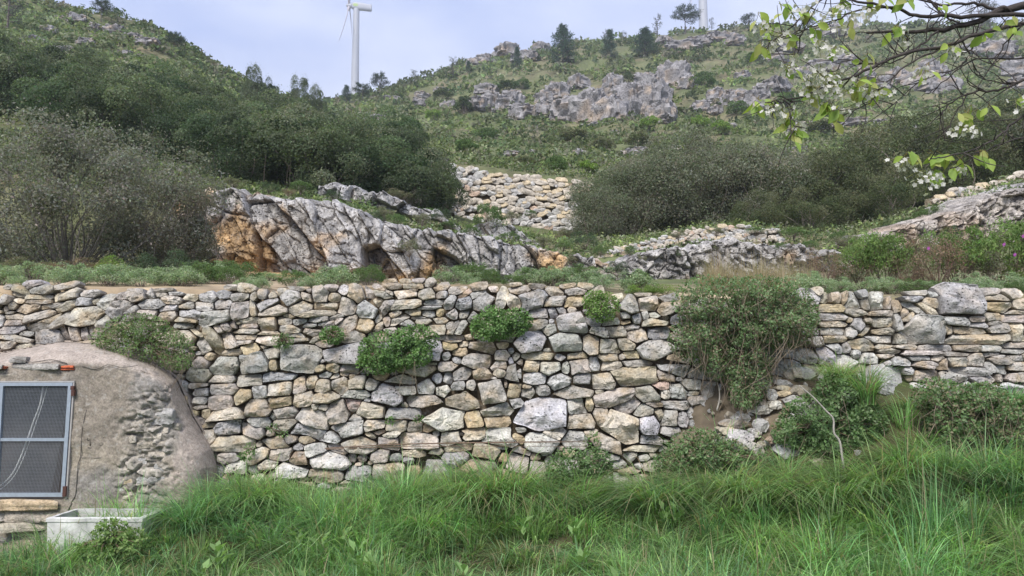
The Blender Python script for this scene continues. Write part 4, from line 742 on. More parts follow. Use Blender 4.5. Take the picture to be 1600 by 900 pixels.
OUT = """885 168 64 52;925 158 60 62;955 168 46 48;990 150 44 62;1018 150 52 66;1036 172 48 40;870 140 40 36;905 128 30 26;958 125 28 32;1010 122 34 30;968 145 40 30;850 172 40 30
818 172 44 30;775 158 40 34;742 160 36 26;760 138 34 20;800 150 30 26;1055 112 46 50;1075 125 30 30;1068 70 50 22;1040 64 26 14;1090 65 40 18;1128 55 40 20;1148 62 30 20;850 150 30 26
790 80 40 26;760 92 30 18;820 85 40 24;845 72 26 18;740 96 20 14;660 150 24 14;690 142 22 12;612 152 24 10;585 186 32 16;570 190 20 14;700 165 22 16;655 158 20 16;1150 150 42 34;1120 148 34 28
1175 155 44 40;1190 140 30 26;1095 165 26 20;1118 172 22 16;930 195 22 12;912 197 12 10;1215 130 44 30;1250 112 34 22;1280 100 40 24;1160 118 24 14;1210 90 40 18;1235 75 40 16;1320 95 36 30;1300 48 40 22;1330 45 24 16
1440 120 60 44;1475 130 50 36;1405 118 36 30;1380 130 30 24;1460 105 40 30;1560 75 50 30;1590 105 40 34;1530 70 40 24;1590 130 30 24;1350 112 30 24;1240 235 36 14;1260 195 30 14;1330 190 40 14;1300 200 30 10;1390 188 40 12;1225 205 20 10
800 240 22 10;826 238 20 10;688 250 22 12;905 238 22 14;985 240 34 18;1000 236 24 16;1060 232 30 12;885 250 16 10;1085 215 20 8;705 215 16 8;1140 195 20 8;960 205 14 8
72 45 26 14;98 30 22 14;120 34 34 18;150 42 26 14;178 46 30 16;205 58 34 16;230 66 30 14;84 78 26 16;104 78 22 16;132 66 30 18;66 66 22 14;195 84 24 10;215 88 20 8;50 60 20 14;30 66 22 14;1370 210 26 10;1420 200 24 10"""
rng = np.random.default_rng(77)
kinds = [('broad craggy grey limestone outcrop on the far hillside', 'large craggy outcrops on the far hill'), ('small weathered limestone outcrop showing through the hillside scrub', 'small outcrops in the hillside scrub')]
ROCKS = []
for k, e in enumerate(OUT.replace('\n', ';').split(';')):
    x, y, w, h = map(float, e.split()); P = hit(x, y+h*.45); m = P[1]/FPX
    o = obj('rock_outcrop', CR[k % 9], None, (P[0], P[1]+w*m*.12, P[2]+h*m*.24)); o.scale = (w*m*.62, w*m*.5, h*m*.56)
    o.rotation_euler = (rng.normal(0, .1), rng.normal(0, .12), rng.uniform(0, 6.28) if abs(w/h-1) < .9 else rng.choice([0, pi])+rng.normal(0, .2))
    left = x < 300; big = w*h > 1500
    if left: lab, gp = 'grey limestone outcrop on the steep slope above the dark oaks', 'outcrops above the oak thicket'
    elif x > 1190: lab, gp = 'grey outcrop on the hillside behind the cherry branches', 'outcrops behind the cherry branches'
    elif big: lab, gp = 'broad block of the main craggy outcrop on the far hillside', 'blocks of the main crag'
    elif y > 180: lab, gp = 'low pale outcrop in the lower hillside scrub above the gully wall', 'outcrops in the lower scrub'
    elif y < 100: lab, gp = 'rough outcrop along the ridge among the pines', 'outcrops along the ridge'
    elif x < 860: lab, gp = 'small outcrop on the slope between the saddle and the main crag', 'outcrops left of the main crag'
    else: lab, gp = 'smaller rock at the edge of the main craggy outcrop', 'rocks round the main crag'
    tag(o, lab, 'rock', gp)
    ROCKS.append((x, y, w, h))
ROCKS = np.array(ROCKS)
# pale loose stones on the terrace
for k, (x, y, w, h, c, lab) in enumerate([(357, 431, 24, 18, 'w', 'large pale triangular stone on the terrace grass below the cliff'), (300, 425, 11, 12, 'b', 'small upright pale stone in the terrace grass'), (373, 425, 12, 10, 'b', 'rounded tan stone behind the pale triangular one')]):
    Y = 11.5; P = at(x, y, Y); rg = np.random.default_rng(40+k); a, b = w*Y/FPX/2, h*Y/FPX/2; K = 20; th = np.arange(K)*2*pi/K
    V, F, F3 = stone_shape(K, polycut(np.stack([a*np.cos(th), b*np.sin(th)], -1)*1.1, a, b, 0, rg, 4, 6), a, b, 0, .15, rg)
    tag(obj('terrace_stone', mesh('terrace_stone', V, [F, F3], (.58, .52, .47, .2) if c == 'w' else (.45, .38, .28, .2), M_STONE, True, 42), None, P), lab, 'stone')
FB_ = 1.4
# ================================================================== vegetation
def clumps(rng, n, R, flat=.3, low=-.5):
    """clump centres spread over a dome of radii R"""
    d = unit(rng.normal(0, 1, (n*3, 3))); d = d[d[:, 2] > low][:n]
    return d*np.array(R)*rng.uniform(.45, .95, (len(d), 1))
def crown(name, seed, R, ncl, nleaf, L, wl, cols, rc=.38, mat=None, lift=0, up=.35, sprout=.0, v=.22, low=-.5):
    rng = np.random.default_rng(seed); cl = clumps(rng, ncl, R, low=low); n = len(cl); rad = rng.uniform(.6, 1.2, n)*rc*min(R)
    k = rng.integers(0, n, nleaf); d = unit(rng.normal(0, 1, (nleaf, 3))+np.array([0, 0, .35])); out_ = unit(cl[k]/np.array(R)+1e-6)
    d = unit(d+out_*.5); rr = rad[k][:, None]*rng.uniform(.55, 1.0, (nleaf, 1))**.5
    if sprout: rr = rr*np.where(rng.random((nleaf, 1)) < sprout, rng.uniform(1, 1.7, (nleaf, 1)), 1)
    P = cl[k]+d*rr*np.array([1, 1, .85])+np.array([0, 0, lift])
    tg_ = rng.normal(0, 1, (nleaf, 3)); tg_ = unit(tg_-(tg_*d).sum(1, keepdims=True)*d); Dd = unit(tg_+d*rng.normal(.35, .35, (nleaf, 1))+np.array([0, 0, up*.5])); Nn = unit(d*1.0+rng.normal(0, .38, (nleaf, 3)))
    cidx = rng.integers(0, len(cols), n)[k]; c = np.array(cols, float)[cidx]*np.exp(rng.normal(0, v, (nleaf, 1)))*(1+rng.normal(0, .06, (nleaf, 3)))
    Ls = L*rng.uniform(.6, 1.3, nleaf)
    V, F, C4 = leaf_cards(P, Dd, Nn, Ls, Ls*wl, np.clip(c*FB_, .005, .9))
    return mesh(name, V, F, C4, mat or M_LEAF, False), cl, rad
def branches(name, seed, cl, base, r0, col=(.16, .135, .11), lift=0, n=None, mat=None, twig=0):
    """trunk and limbs reaching the clumps"""
    rng = np.random.default_rng(seed); A = Acc(); base = np.array(base, float)
    fork = base+np.array([0, 0, .35*abs(base[2])+.02]); V, f = tube(smoothline([base, (base+fork)/2+rng.normal(0, .04, 3), fork], 3), np.linspace(r0*1.25, r0, 7), 7); A.add(V, f, col)
    for c in (cl if n is None else cl[:n]):
        e = c*1.02+np.array([0, 0, lift]); m = (fork+e)/2+rng.normal(0, .12, 3)*np.linalg.norm(e-fork); V, f = tube(smoothline([fork-(fork-base)*.1, m, e], 4), np.linspace(r0*.5, r0*.08, 9), 5); A.add(V, f, np.array(col)*rng.uniform(.8, 1.3))
        for _ in range(twig):
            d = unit(rng.normal(0, 1, 3)+np.array([0, 0, .6])+unit(e))*rng.uniform(.15, .45)*np.linalg.norm(e)*.55; s = m+(e-m)*rng.uniform(.2, 1)
            V, f = tube(np.array([s, s+d*.5+rng.normal(0, .03, 3), s+d]), [r0*.10, r0*.07, r0*.03], 3); A.add(V, f, np.array(col)*rng.uniform(.9, 1.5))
    return A.mesh(name, mat or M_BARK)
def plant_copy(nm, label, cat, group, parts, loc, rz, sc):
    t = thing(nm, label, cat, loc, group, rz, sc)
    for pn, me in parts: obj(pn, me, t)
    return t
# ---- evergreen oaks of the thicket (four kinds shared by the copies)
G_DARK = [(.042, .062, .026), (.05, .072, .03), (.065, .085, .036), (.085, .10, .05)]
G_OLIVE = [(.075, .09, .04), (.10, .112, .055), (.12, .125, .07), (.065, .078, .036)]
OAK = []
for k in range(5):
    cols = [G_DARK, G_DARK, G_OLIVE, G_DARK, G_OLIVE][k]
    me, cl, rad = crown('oak_crown', 200+k, (1.45, 1.35, 1.25), 26, 17000, .072, .62, np.array(cols)*[.85, 1.25, 1.0, .7, 1.2][k]*np.array([.95, 1.03, 1.15]), .44, lift=1.15, sprout=.12, low=-.95)
    OAK.append((('crown', me), ('trunk', branches('oak_trunk', 210+k, cl, (0, 0, -.3), .07, lift=1.15, n=22))))
rng = np.random.default_rng(31)
# (px, py of the foot, depth, size)
OK_ = []
for row, (Y, x0, x1, n, s) in enumerate([(19.5, 335, 660, 8, .82), (22.5, 120, 660, 11, .92), (26, -60, 660, 12, 1.0), (30, -80, 640, 11, 1.08), (35, -60, 600, 10, 1.15), (41, -40, 560, 9, 1.2), (48, -40, 520, 8, 1.2), (57, 60, 500, 6, 1.15), (66, 300, 520, 4, 1.05)]):
    for i in range(n):
        px = x0+(x1-x0)*(i+.5)/n+rng.normal(0, 12); y = Y*rng.uniform(.96, 1.05)
        X = (px-800)/FPX*y; py = hill_py(X/y, y)
        lim = np.interp(px, [-100, 0, 120, 220, 320, 420, 520], [98, 100, 100, 105, 128, 160, 185])
        if py-s*2.4*FPX/y < lim-18 and Y > 36: continue
        OK_.append((X, y, s*rng.uniform(.85, 1.15)))
OK_ += [((672-800)/FPX*20.8, 20.8, .7), ((645-800)/FPX*19.6, 19.6, .66)]
for i, (X, y, s) in enumerate(OK_):
    k = i % 5; s = s*rng.uniform(.9, 1.1)
    plant_copy('evergreen_oak', ('dark' if k in (0, 1, 3) else 'olive-tinted')+' evergreen oak '+('in the lowest row of the thicket, right above the orange cliff' if y < 24 else 'in the middle of the thicket above the orange cliff' if y < 38 else 'in the top rows of the thicket below the left hill rocks'), 'tree', 'evergreen oaks of the thicket', OAK[k], (X, y, float(hill_z(X, y))-.35*s), rng.uniform(0, 6.28), (s*1.0, s*1.0, s*rng.uniform(.8, 1.0)))
# loose taller young trees on the thicket's skyline
for (x, y, Y, s) in ((383, 152, 50, .9), (412, 160, 52, .8), (460, 165, 54, .95), (485, 170, 56, .9)):
    X = (x-800)/FPX*Y; plant_copy('young_oak', 'slender open-crowned young oak rising out of the thicket against the sky', 'tree', 'slender oaks on the skyline', OAK[2 if s > .85 else 0], (X, Y, float(hill_z(X, Y))+.2), rng.uniform(0, 6), (s*.55, s*.55, s*1.35))
# ---- right-hand mass of grey-olive scrub
G_GREY = [(.14, .148, .105), (.115, .128, .082), (.16, .16, .12), (.09, .108, .062), (.125, .135, .09)]
SCR = []
for k in range(4):
    cols = [G_GREY, G_GREY, G_OLIVE+G_GREY[:2], G_DARK[1:]+G_OLIVE][k]
    me, cl, rad = crown('scrub_crown', 240+k, (1.35, 1.2, 1.15), 34, 18000, .06, .5, np.array(cols)*.95, .38, lift=.95, sprout=.25, low=-.95)
    SCR.append((('crown', me), ('trunk', branches('scrub_trunk', 250+k, cl, (0, 0, -.3), .05, (.21, .18, .15), lift=.95, twig=4))))
RB = [(940, 368, 20.5, .85, 0), (985, 366, 20.8, 1.0, 0), (1040, 364, 21, 1.05, 1), (1090, 360, 20.8, 1.1, 0), (1145, 360, 21, 1.12, 0), (1200, 362, 21, 1.1, 1), (1255, 364, 21, 1.05, 2), (1310, 365, 21, 1.1, 3), (1365, 360, 21, 1.15, 2), (1420, 350, 21.4, 1.2, 3),
      (1475, 335, 22, 1.2, 2), (1530, 315, 22.5, 1.15, 3), (1585, 305, 23, 1.2, 2), (1640, 295, 23.5, 1.25, 3), (1700, 290, 24, 1.3, 2), (960, 345, 23, .9, 1), (1020, 330, 23.5, .95, 0), (1080, 322, 24, 1.05, 1), (1140, 318, 24, 1.05, 0), (1210, 318, 24, 1.05, 0), (1280, 315, 24.5, 1.1, 2), (1350, 308, 25, 1.2, 2),
      (1420, 298, 25.5, 1.3, 2), (1490, 285, 26, 1.3, 3), (1560, 270, 27, 1.3, 2), (1630, 262, 28, 1.3, 3), (1330, 360, 19.6, .7, 3), (1390, 352, 19.4, .7, 3), (1270, 366, 19.2, .6, 3), (1190, 360, 19.0, .55, 3)]
for i, (x, y, Y, s, k) in enumerate(RB):
    X = (x-800)/FPX*Y
    plant_copy('scrub_oak', ['grey-brown twiggy', 'grey-brown twiggy', 'olive-green', 'dark green'][k]+' scrub oak '+('at the front of the thicket above the layered cliff' if Y < 22.2 else 'at the back of the thicket above the layered cliff'), 'shrub', 'scrub thicket above the layered cliff', SCR[k], (X, Y, float(hill_z(X, Y))-.2), rng.uniform(0, 6.28), s*rng.uniform(.95, 1.08))
# ---- big grey bush at the left, on the terrace
me, cl, rad = crown('bush_crown', 271, (2.15, 1.3, 1.32), 84, 56000, .047, .55, [(.155, .155, .13), (.135, .138, .112), (.18, .175, .15), (.11, .118, .085)], .30, lift=1.15, sprout=.35, low=-.9)
gb = [('crown', me), ('trunk', branches('bush_trunk', 272, cl, (0, 0, -.3), .035, (.17, .155, .14), lift=1.15, twig=9))]
P = at(110, 436, 12.1); plant_copy('grey_bush', 'huge grey-leaved bush with dense bare twigs on the left terrace', 'bush', None, gb, (P[0], 12.1, float(hill_z(P[0], 12.1))), .3, 1.0)
me, cl, rad = crown('bush_crown', 273, (1.1, .9, .95), 70, 16000, .038, .5, [(.14, .135, .10), (.11, .115, .07), (.17, .155, .12)], .26, lift=.8, sprout=.4, low=-.9)
gb = [('crown', me), ('trunk', branches('bush_trunk', 274, cl, (0, 0, -.2), .03, (.22, .19, .17), lift=.8, twig=14))]
P = at(262, 434, 12.6); plant_copy('grey_bush', 'smaller grey twiggy bush leaning against the left end of the cliff', 'bush', None, gb, (P[0], 12.6, float(hill_z(P[0], 12.6))), 1., (.85, .9, 1.0))
P = at(-140, 430, 12.6); plant_copy('grey_bush', 'grey twiggy bush behind the left end of the wall', 'bush', None, gb, (P[0], 12.6, float(hill_z(P[0], 12.6))), 2., (1.6, 1.3, 1.5))
# ---- generic small shrubs, shared meshes
def shrub_kind(seed, cols, L=.035, n=2600, wl=.5, dry=0, R=(.42, .40, .36), tw=3, bark=(.18, .15, .12), low=-.15, mat=None):
    me, cl, rad = crown('shrub_crown', seed, R, 22, n, L, wl, cols, .36, lift=.22, sprout=.25, low=low)
    return (('crown', me), ('stems', branches('shrub_stems', seed+1, cl, (0, 0, -.1), .016, bark, lift=.22, twig=tw)))
K_GREEN = shrub_kind(301, [(.075, .12, .04), (.06, .10, .035), (.09, .135, .05)]); K_DARK = shrub_kind(303, [(.045, .07, .035), (.055, .085, .045), (.07, .09, .055)])
K_BRIGHT = shrub_kind(305, [(.13, .20, .045), (.11, .17, .04), (.16, .22, .06)]); K_GREY = shrub_kind(307, [(.13, .135, .085), (.11, .12, .07), (.16, .15, .105)], tw=8)
K_BROWN = shrub_kind(309, [(.20, .135, .10), (.17, .12, .085), (.22, .16, .12), (.14, .14, .08)], .03, 2600, .3, tw=14, bark=(.2, .14, .11)); K_CIST = shrub_kind(311, [(.13, .19, .06), (.10, .155, .045), (.16, .21, .08)], .040, 3600, .38, tw=12, bark=(.17, .12, .095), low=.15)
K_SAGE = shrub_kind(313, [(.19, .25, .145), (.16, .22, .12), (.23, .28, .18)], .04, 1900, .4, R=(.4, .4, .3))
def shrub(kind, x, y, Y, wpx, hpx, label, group=None, nm='shrub', cat='shrub', onhill=True):
    P = at(x, y, Y); m = Y/FPX; s = (wpx*m/.95, wpx*m/.95, hpx*m/.72)
    z = float(hill_z(P[0], Y)) if onhill else P[2]
    return plant_copy(nm, label, cat, group, kind, (P[0], Y, max(z-.03, P[2]-.12) if onhill else z), rng.uniform(0, 6.28), s)
CL = [(765, 366, 16.9, 62, 62, K_GREEN, 'round dark green bush at the foot of the gully wall'), (735, 372, 16.4, 40, 26, K_GREEN, None), (620, 360, 15.6, 46, 34, K_GREEN, None), (590, 352, 15.7, 36, 26, K_DARK, None), (660, 352, 15.9, 40, 26, K_GREY, None), (690, 345, 16.5, 34, 24, K_DARK, None), (560, 338, 16.4, 50, 24, K_GREEN, None), (600, 345, 15.8, 36, 28, K_GREY, None),
      (795, 378, 16.2, 46, 20, K_GREEN, None), (850, 386, 16.2, 40, 22, K_GREY, None), (915, 388, 16.6, 56, 32, K_DARK, 'low dark shrub at the foot of the honey-coloured rubble wall'), (880, 392, 16.3, 40, 18, K_GREEN, None), (938, 398, 16, 34, 16, K_GREEN, None), (895, 415, 14.7, 30, 22, K_GREY, None), (965, 432, 14.2, 40, 30, K_DARK, None), (985, 402, 15.0, 30, 24, K_GREEN, None), (1022, 410, 14.9, 34, 26, K_DARK, None),
      (1000, 415, 14.5, 26, 24, K_GREY, None), (1065, 405, 14.5, 24, 18, K_GREEN, None), (1110, 398, 14.7, 44, 26, K_GREY, None), (1145, 388, 14.8, 30, 14, K_BRIGHT, None), (1220, 394, 14.6, 26, 20, K_GREEN, None), (1060, 374, 15.9, 34, 18, K_GREY, None), (1120, 368, 15.9, 36, 16, K_GREY, None), (1265, 390, 15.2, 36, 18, K_GREEN, None), (1330, 392, 14.9, 60, 34, K_GREY, None), (1310, 382, 15.4, 44, 26, K_GREEN, None), (1455, 348, 16.5, 80, 30, K_GREEN, None),
      (1400, 360, 16.3, 44, 22, K_DARK, None), (1490, 372, 14.8, 30, 24, K_DARK, None), (1580, 330, 15.8, 50, 30, K_GREEN, None), (1240, 372, 16.2, 60, 20, K_GREEN, None), (1180, 368, 16.4, 50, 16, K_GREEN, None), (640, 400, 14.3, 40, 36, K_GREY, 'grey shrub growing from a crack in the cliff face'), (470, 300, 16.6, 50, 22, K_GREEN, None), (520, 312, 16.4, 36, 18, K_DARK, None), (420, 300, 16.4, 40, 18, K_DARK, None), (450, 305, 16.2, 30, 14, K_BROWN, None), (365, 292, 16.4, 50, 18, K_GREY, None),
      (515, 438, 13.9, 36, 24, K_DARK, 'round dark shrub on the orange soil below the cliff'), (565, 440, 13.8, 28, 18, K_DARK, None), (300, 432, 13.2, 60, 40, K_GREEN, None), (800, 345, 17.4, 40, 18, K_GREY, None), (700, 300, 21.4, 40, 26, K_GREY, None), (715, 325, 21, 30, 24, K_DARK, None), (830, 340, 21.4, 26, 16, K_GREEN, None), (880, 375, 20.8, 40, 24, K_GREY, None), (670, 345, 18.6, 60, 26, K_GREEN, None), (620, 315, 18.6, 60, 24, K_GREY, None), (700, 360, 17.2, 40, 20, K_GREEN, None)]
GN = {id(K_GREEN): 'green', id(K_DARK): 'dark green', id(K_GREY): 'grey-green', id(K_BRIGHT): 'bright green', id(K_BROWN): 'dry brown', id(K_SAGE): 'pale sage-green', id(K_CIST): 'leafy'}
for (x, y, Y, w, h, kd, lab) in CL:
    shrub(kd, x, y, Y, w, h, lab or ('%s shrub rooted in the ledges of the limestone cliffs' % GN[id(kd)]), None if lab else 'shrubs on the limestone ledges', onhill=False)
# terrace edge plants
for i in range(110):
    x = rng.choice([rng.uniform(-60, 590), rng.uniform(690, 1000), rng.uniform(1250, 1640)], p=[.66, .17, .17]); Y = (rng.uniform(8.3, 12.2) if i % 3 else rng.uniform(7.95, 8.5)) if x < 600 else rng.uniform(8.0, 8.8)
    X = (x-800)/FPX*Y; kd = [K_SAGE, K_SAGE, K_GREEN][i % 3]; s = rng.uniform(.35, .8); z = float(hill_z(X, Y))
    plant_copy('terrace_herb', '%s low herb on the soil along the top of the wall' % GN[id(kd)], 'plant', 'low herbs along the wall top', kd, (X, Y, z-.03), rng.uniform(0, 6), (s*.8, s*.8, s*.65))
for (x, w, h) in ((1000, 60, 14), (1040, 60, 16), (1020, 40, 14), (985, 30, 12), (1290, 40, 12), (1400, 46, 12), (1440, 40, 12), (735, 46, 12), (700, 30, 10), (880, 30, 10), (930, 30, 12), (1315, 40, 10)):
    shrub(K_BRIGHT if x in (1000, 1040, 1020) else K_SAGE, x, 462 if 960 < x < 1250 else 450, 8.0, w, h*1.3, 'bright green herb cushion on the wall top beside the big overhanging bush' if x in (1000, 1040, 1020) else 'pale sage-green herb tuft on the wall top', 'herb tufts on the wall top', 'terrace_herb', 'plant', onhill=False)
# heather and dry shrubs at the left, cistus row at the right
for (x, y, Y, w, h, kd, lab) in [(30, 430, 10.6, 90, 34, K_GREY, 'low olive heath shrub in front of the huge grey bush'), (90, 432, 10.8, 70, 30, K_BROWN, 'dry brown heather beside the olive heath shrub'), (150, 432, 10.9, 90, 36, K_BROWN, 'wide dry brown heather under the huge grey bush'), (175, 430, 10.6, 50, 34, K_BRIGHT, 'yellow-green herb between the dry heathers'), (-40, 432, 10.6, 80, 36, K_BROWN, 'dry brown heather at the far end of the terrace'), (225, 432, 11.2, 60, 44, K_DARK, 'dark shrub in the shade of the huge grey bush'), (280, 432, 11.6, 70, 50, K_DARK, 'dark twiggy shrub below the cliff end'), (125, 436, 10.0, 80, 16, K_SAGE, 'pale sage-green mat in front of the dry heathers'), (420, 440, 10.5, 90, 18, K_SAGE, 'pale sage-green mat beside the pale triangular stone'), (215, 440, 9.8, 90, 12, K_SAGE, 'low pale herb mat on the bare soil')]:
    shrub(kd, x, y, Y, w, h, lab, None, 'terrace_shrub', onhill=False)
for (x, y, w, h, kd, lab) in [(1290, 448, 70, 60, K_BROWN, 'rust-brown dry shrub beside the dry grass on the terrace'), (1345, 450, 90, 78, K_CIST, 'yellow-green cistus shrub next to the rust-brown one'), (1385, 452, 80, 84, K_CIST, 'light green leafy cistus before the sloping slab'), (1420, 452, 70, 60, K_BROWN, 'bare brown twiggy cistus between the green ones'), (1465, 454, 110, 92, K_BROWN, 'large bare twiggy cistus with a purple flower'), (1500, 452, 110, 90, K_CIST, 'green-topped cistus behind the big boulder'), (1545, 452, 80, 70, K_GREY, 'grey stemmed cistus behind the wall top'), (1580, 450, 110, 100, K_CIST, 'tall bright cistus with purple flowers at the terrace end'), (1590, 455, 60, 50, K_BRIGHT, 'bright green shrub close behind the wall stones'), (1640, 450, 110, 96, K_CIST, 'leafy cistus past the terrace end'), (1325, 452, 60, 40, K_GREY, 'low grey shrub under the yellow-green cistus'), (1440, 456, 70, 30, K_BROWN, 'low dead brush just behind the wall')]:
    shrub(kd, x, y, 9.4 if kd is not K_BROWN else 9.2, w*1.1, h*1.28, lab, 'cistus shrubs behind the right wall', 'cistus_shrub', onhill=False)
# purple flowers on the cistus
def petals5(P, r, nrm, c, A, rng):
    t = unit(np.cross(nrm, [.3, .2, .9])); b = np.cross(nrm, t)
    for k in range(5):
        a = k*2*pi/5; d = t*cos(a)+b*sin(a); V, F, C4 = leaf_cards(np.array([P]), np.array([d+nrm*.25]), np.array([nrm]), r, r*.95, np.array([c])); A.add(V, F, C4)
for (x, y) in ((1450, 389), (1519, 445), (1568, 383), (1585, 399), (1598, 370)):
    A = Acc(); P = at(x, y, 8.9); petals5(P*0, .022, unit(np.array([.1, -1, .4])), (.36, .10, .36), A, rng); petals5(np.array([.006, -.004, .012]), .018, unit(np.array([-.3, -1, .1])), (.40, .12, .38), A, rng)
    tag(obj('cistus_flower', A.mesh('cistus_flower', M_PETAL), None, P), 'purple cistus flower among the terrace shrubs', 'flower', 'purple cistus flowers')
# dry grass tufts behind the big wall bush
def tuft(seed, n, H, droop, col, w=.004, spread=.05, dry=.15, seg=4):
    rg = np.random.default_rng(seed); a = rg.uniform(0, 2*pi, n); Dh = np.stack([np.cos(a), np.sin(a), 0*a], -1); bi = rg.uniform(0, 2*pi); bk = rg.uniform(0, .8); Dh = unit(Dh+bk*np.array([cos(bi), sin(bi), 0])); r = spread*np.sqrt(rg.random(n)); P = np.stack([r*np.cos(a+rg.normal(0, .5, n)), r*np.sin(a+rg.normal(0, .5, n)), 0*a-.03], -1)
    c = jit(rg, col, n, .34, .06); d = rg.random(n) < dry; c[d] = jit(rg, (.36, .31, .19), d.sum(), .2, .04)
    hh = H*rg.uniform(.45, 1.15, n); dr = np.clip(rg.normal(droop, .2, n), .02, 1)
    return blades(P, Dh, hh, dr, w*rg.uniform(.7, 1.3, n), c, seg)
def tuft_mesh(*a, **k): V, F, c = tuft(*a, **k); return mesh('blades', V, F, c, M_GRASS, True)
T_DRY = [tuft_mesh(400+k, 160, .42, .18, (.42, .33, .25), .003, .07, .5) for k in range(3)]
for i, x in enumerate(np.linspace(1095, 1265, 22)):
    Y = 9.0+rng.uniform(-.5, .6); P = at(x+rng.normal(0, 5), 452, Y); t = thing('dry_grass_tuft', 'tall pinkish dry grass tuft behind the big overhanging bush', 'grass', P, 'dry grass behind the overhanging bush', rng.uniform(0, 6), rng.uniform(.8, 1.3)); obj('blades', T_DRY[i % 3], t)
# ---- plants growing out of the wall
def wall_plant(nm, label, cat, blobs, n, L, wl, cols, Y=WALLY-.06, bulge=.22, seed=1, stems=40, stemcol=(.16, .11, .08), hang=0, dryn=0, group=None):
    """blobs: picture ellipses (x, y, rx, ry) covered by leaves that bulge out of the wall"""
    rg = np.random.default_rng(seed); bl = np.array(blobs, float); wts = bl[:, 2]*bl[:, 3]; k = rg.choice(len(bl), n, p=wts/wts.sum())
    a = rg.uniform(0, 2*pi, n); r = np.sqrt(rg.random(n)); px = bl[k, 0]+bl[k, 2]*r*np.cos(a); py = bl[k, 1]+bl[k, 3]*r*np.sin(a)
    lump = .75+.35*fbm(np.stack([px*.06, py*.06, 0*px], -1), seed+3, 3)
    dep = bulge*np.sqrt(np.clip(1-r*r, .02, 1))*rg.uniform(.25, 1, n)**.4*lump
    P = at(px, py, Y-dep); root = at(bl[0, 0], bl[0, 1]+bl[0, 3]*.3, Y)
    t = thing(nm, label, cat, root, group)
    Dd = unit(np.stack([np.cos(a)*.6+rg.normal(0, .6, n), -.5+rg.normal(0, .5, n), -np.sin(a)*.5+rg.normal(.1, .6, n)], -1)); Nn = unit(np.stack([np.cos(a)*r*.7+rg.normal(0, .35, n), -.55+rg.normal(0, .3, n), .45-np.sin(a)*r*.7+rg.normal(0, .35, n)], -1))
    Ls = L*rg.uniform(.55, 1.25, n); tone = np.exp(.35*fbm(np.stack([px*.08, py*.08, dep*5], -1), seed+5, 2))[:, None]
    c = np.array(cols)[rg.integers(0, len(cols), n)]*np.exp(rg.normal(0, .2, (n, 1)))*(.6+.4*tone)
    V, F, C4 = leaf_cards(P-root, Dd, Nn, Ls, Ls*wl, np.clip(c*1.6, .01, .8)); obj('leaves', mesh('leaves', V, F, C4, M_LEAF, False), t)
    A = Acc()
    for j in range(stems):
        q_ = P[rg.integers(0, n)]-root; m = q_*.5+np.array([0, -.05, .03]); V, f = tube(smoothline([np.array([q_[0]*.2, .05, q_[2]*.2]), m, q_], 3), [.004, .004, .0035, .003, .003, .002, .0015], 4); A.add(V, f, np.array(stemcol)*rg.uniform(.7, 1.4))
    for j in range(hang+dryn):
        i0 = rg.integers(0, n); s = P[i0]-root; ln = rg.uniform(.12, .45); V, f = tube(smoothline([s, s+np.array([rg.normal(0, .05), -.03, -ln*.4]), s+np.array([rg.normal(0, .09), rg.uniform(-.03, .02), -ln])], 3), [.0022]*6+[.001], 3); A.add(V, f, np.array([.24, .19, .14])*rg.uniform(.6, 1.4))
    if A.n: obj('stems', A.mesh('stems', M_BARK), t)
    return t
GP = [(.10, .17, .055), (.085, .15, .05), (.13, .20, .08), (.065, .12, .04)]
wall_plant('wall_plant', 'leafy green cushion plant in the wall above two flat grey blocks', 'plant', [(612, 548, 52, 32), (650, 530, 34, 22), (590, 565, 34, 20), (640, 552, 36, 24)], 5200, .026, .75, GP, bulge=.26, seed=2, hang=14)
wall_plant('wall_plant', 'bright leafy plant under the upright leaning wall slabs', 'plant', [(783, 507, 46, 22), (765, 515, 30, 18), (806, 500, 26, 18), (770, 490, 18, 12)], 3300, .026, .75, GP, bulge=.2, seed=3)
wall_plant('wall_plant', 'round green plant hanging near the wall top beside tan stones', 'plant', [(940, 479, 28, 24), (930, 470, 20, 16)], 1900, .022, .7, [(.11, .18, .05), (.14, .20, .07), (.09, .15, .04)], bulge=.18, seed=4)
wall_plant('wall_plant', 'small round plant in the wall above a wide grey slab', 'plant', [(519, 524, 19, 14)], 800, .022, .7, GP, bulge=.11, seed=5)
wall_plant('wall_plant', 'tiny grassy plant in the wall above the largest flat grey stone', 'plant', [(442, 534, 17, 12)], 520, .026, .22, GP, bulge=.09, seed=6)
wall_plant('wall_plant', 'wide creeping green plant draped over the hut roof', 'plant', [(222, 535, 70, 32), (180, 528, 42, 20), (270, 548, 34, 30), (215, 510, 50, 20), (285, 565, 16, 14)], 6800, .021, .65, [(.10, .16, .055), (.08, .135, .045), (.13, .185, .075), (.15, .14, .10)], Y=7.36, bulge=.3, seed=7, stems=60, dryn=40)
wall_plant('wall_plant', 'tiny sprig between the lower wall stones', 'plant', [(655, 655, 8, 6), (610, 657, 8, 5)], 120, .022, .7, GP, bulge=.06, seed=8, stems=5)
wall_plant('wall_plant', 'small sprig beside a slanting slab low in the wall', 'plant', [(442, 678, 10, 7), (425, 668, 8, 6)], 130, .022, .6, GP, bulge=.06, seed=9, stems=5)
wall_plant('wall_plant', 'small leafy sprig at the wall foot above a grass tussock', 'plant', [(392, 702, 10, 10), (385, 712, 14, 8), (925, 690, 12, 16)], 420, .022, .6, GP, bulge=.1, seed=10, stems=6)
BB = [(.085, .135, .055), (.07, .11, .045), (.11, .165, .075), (.13, .18, .095), (.15, .125, .085)]
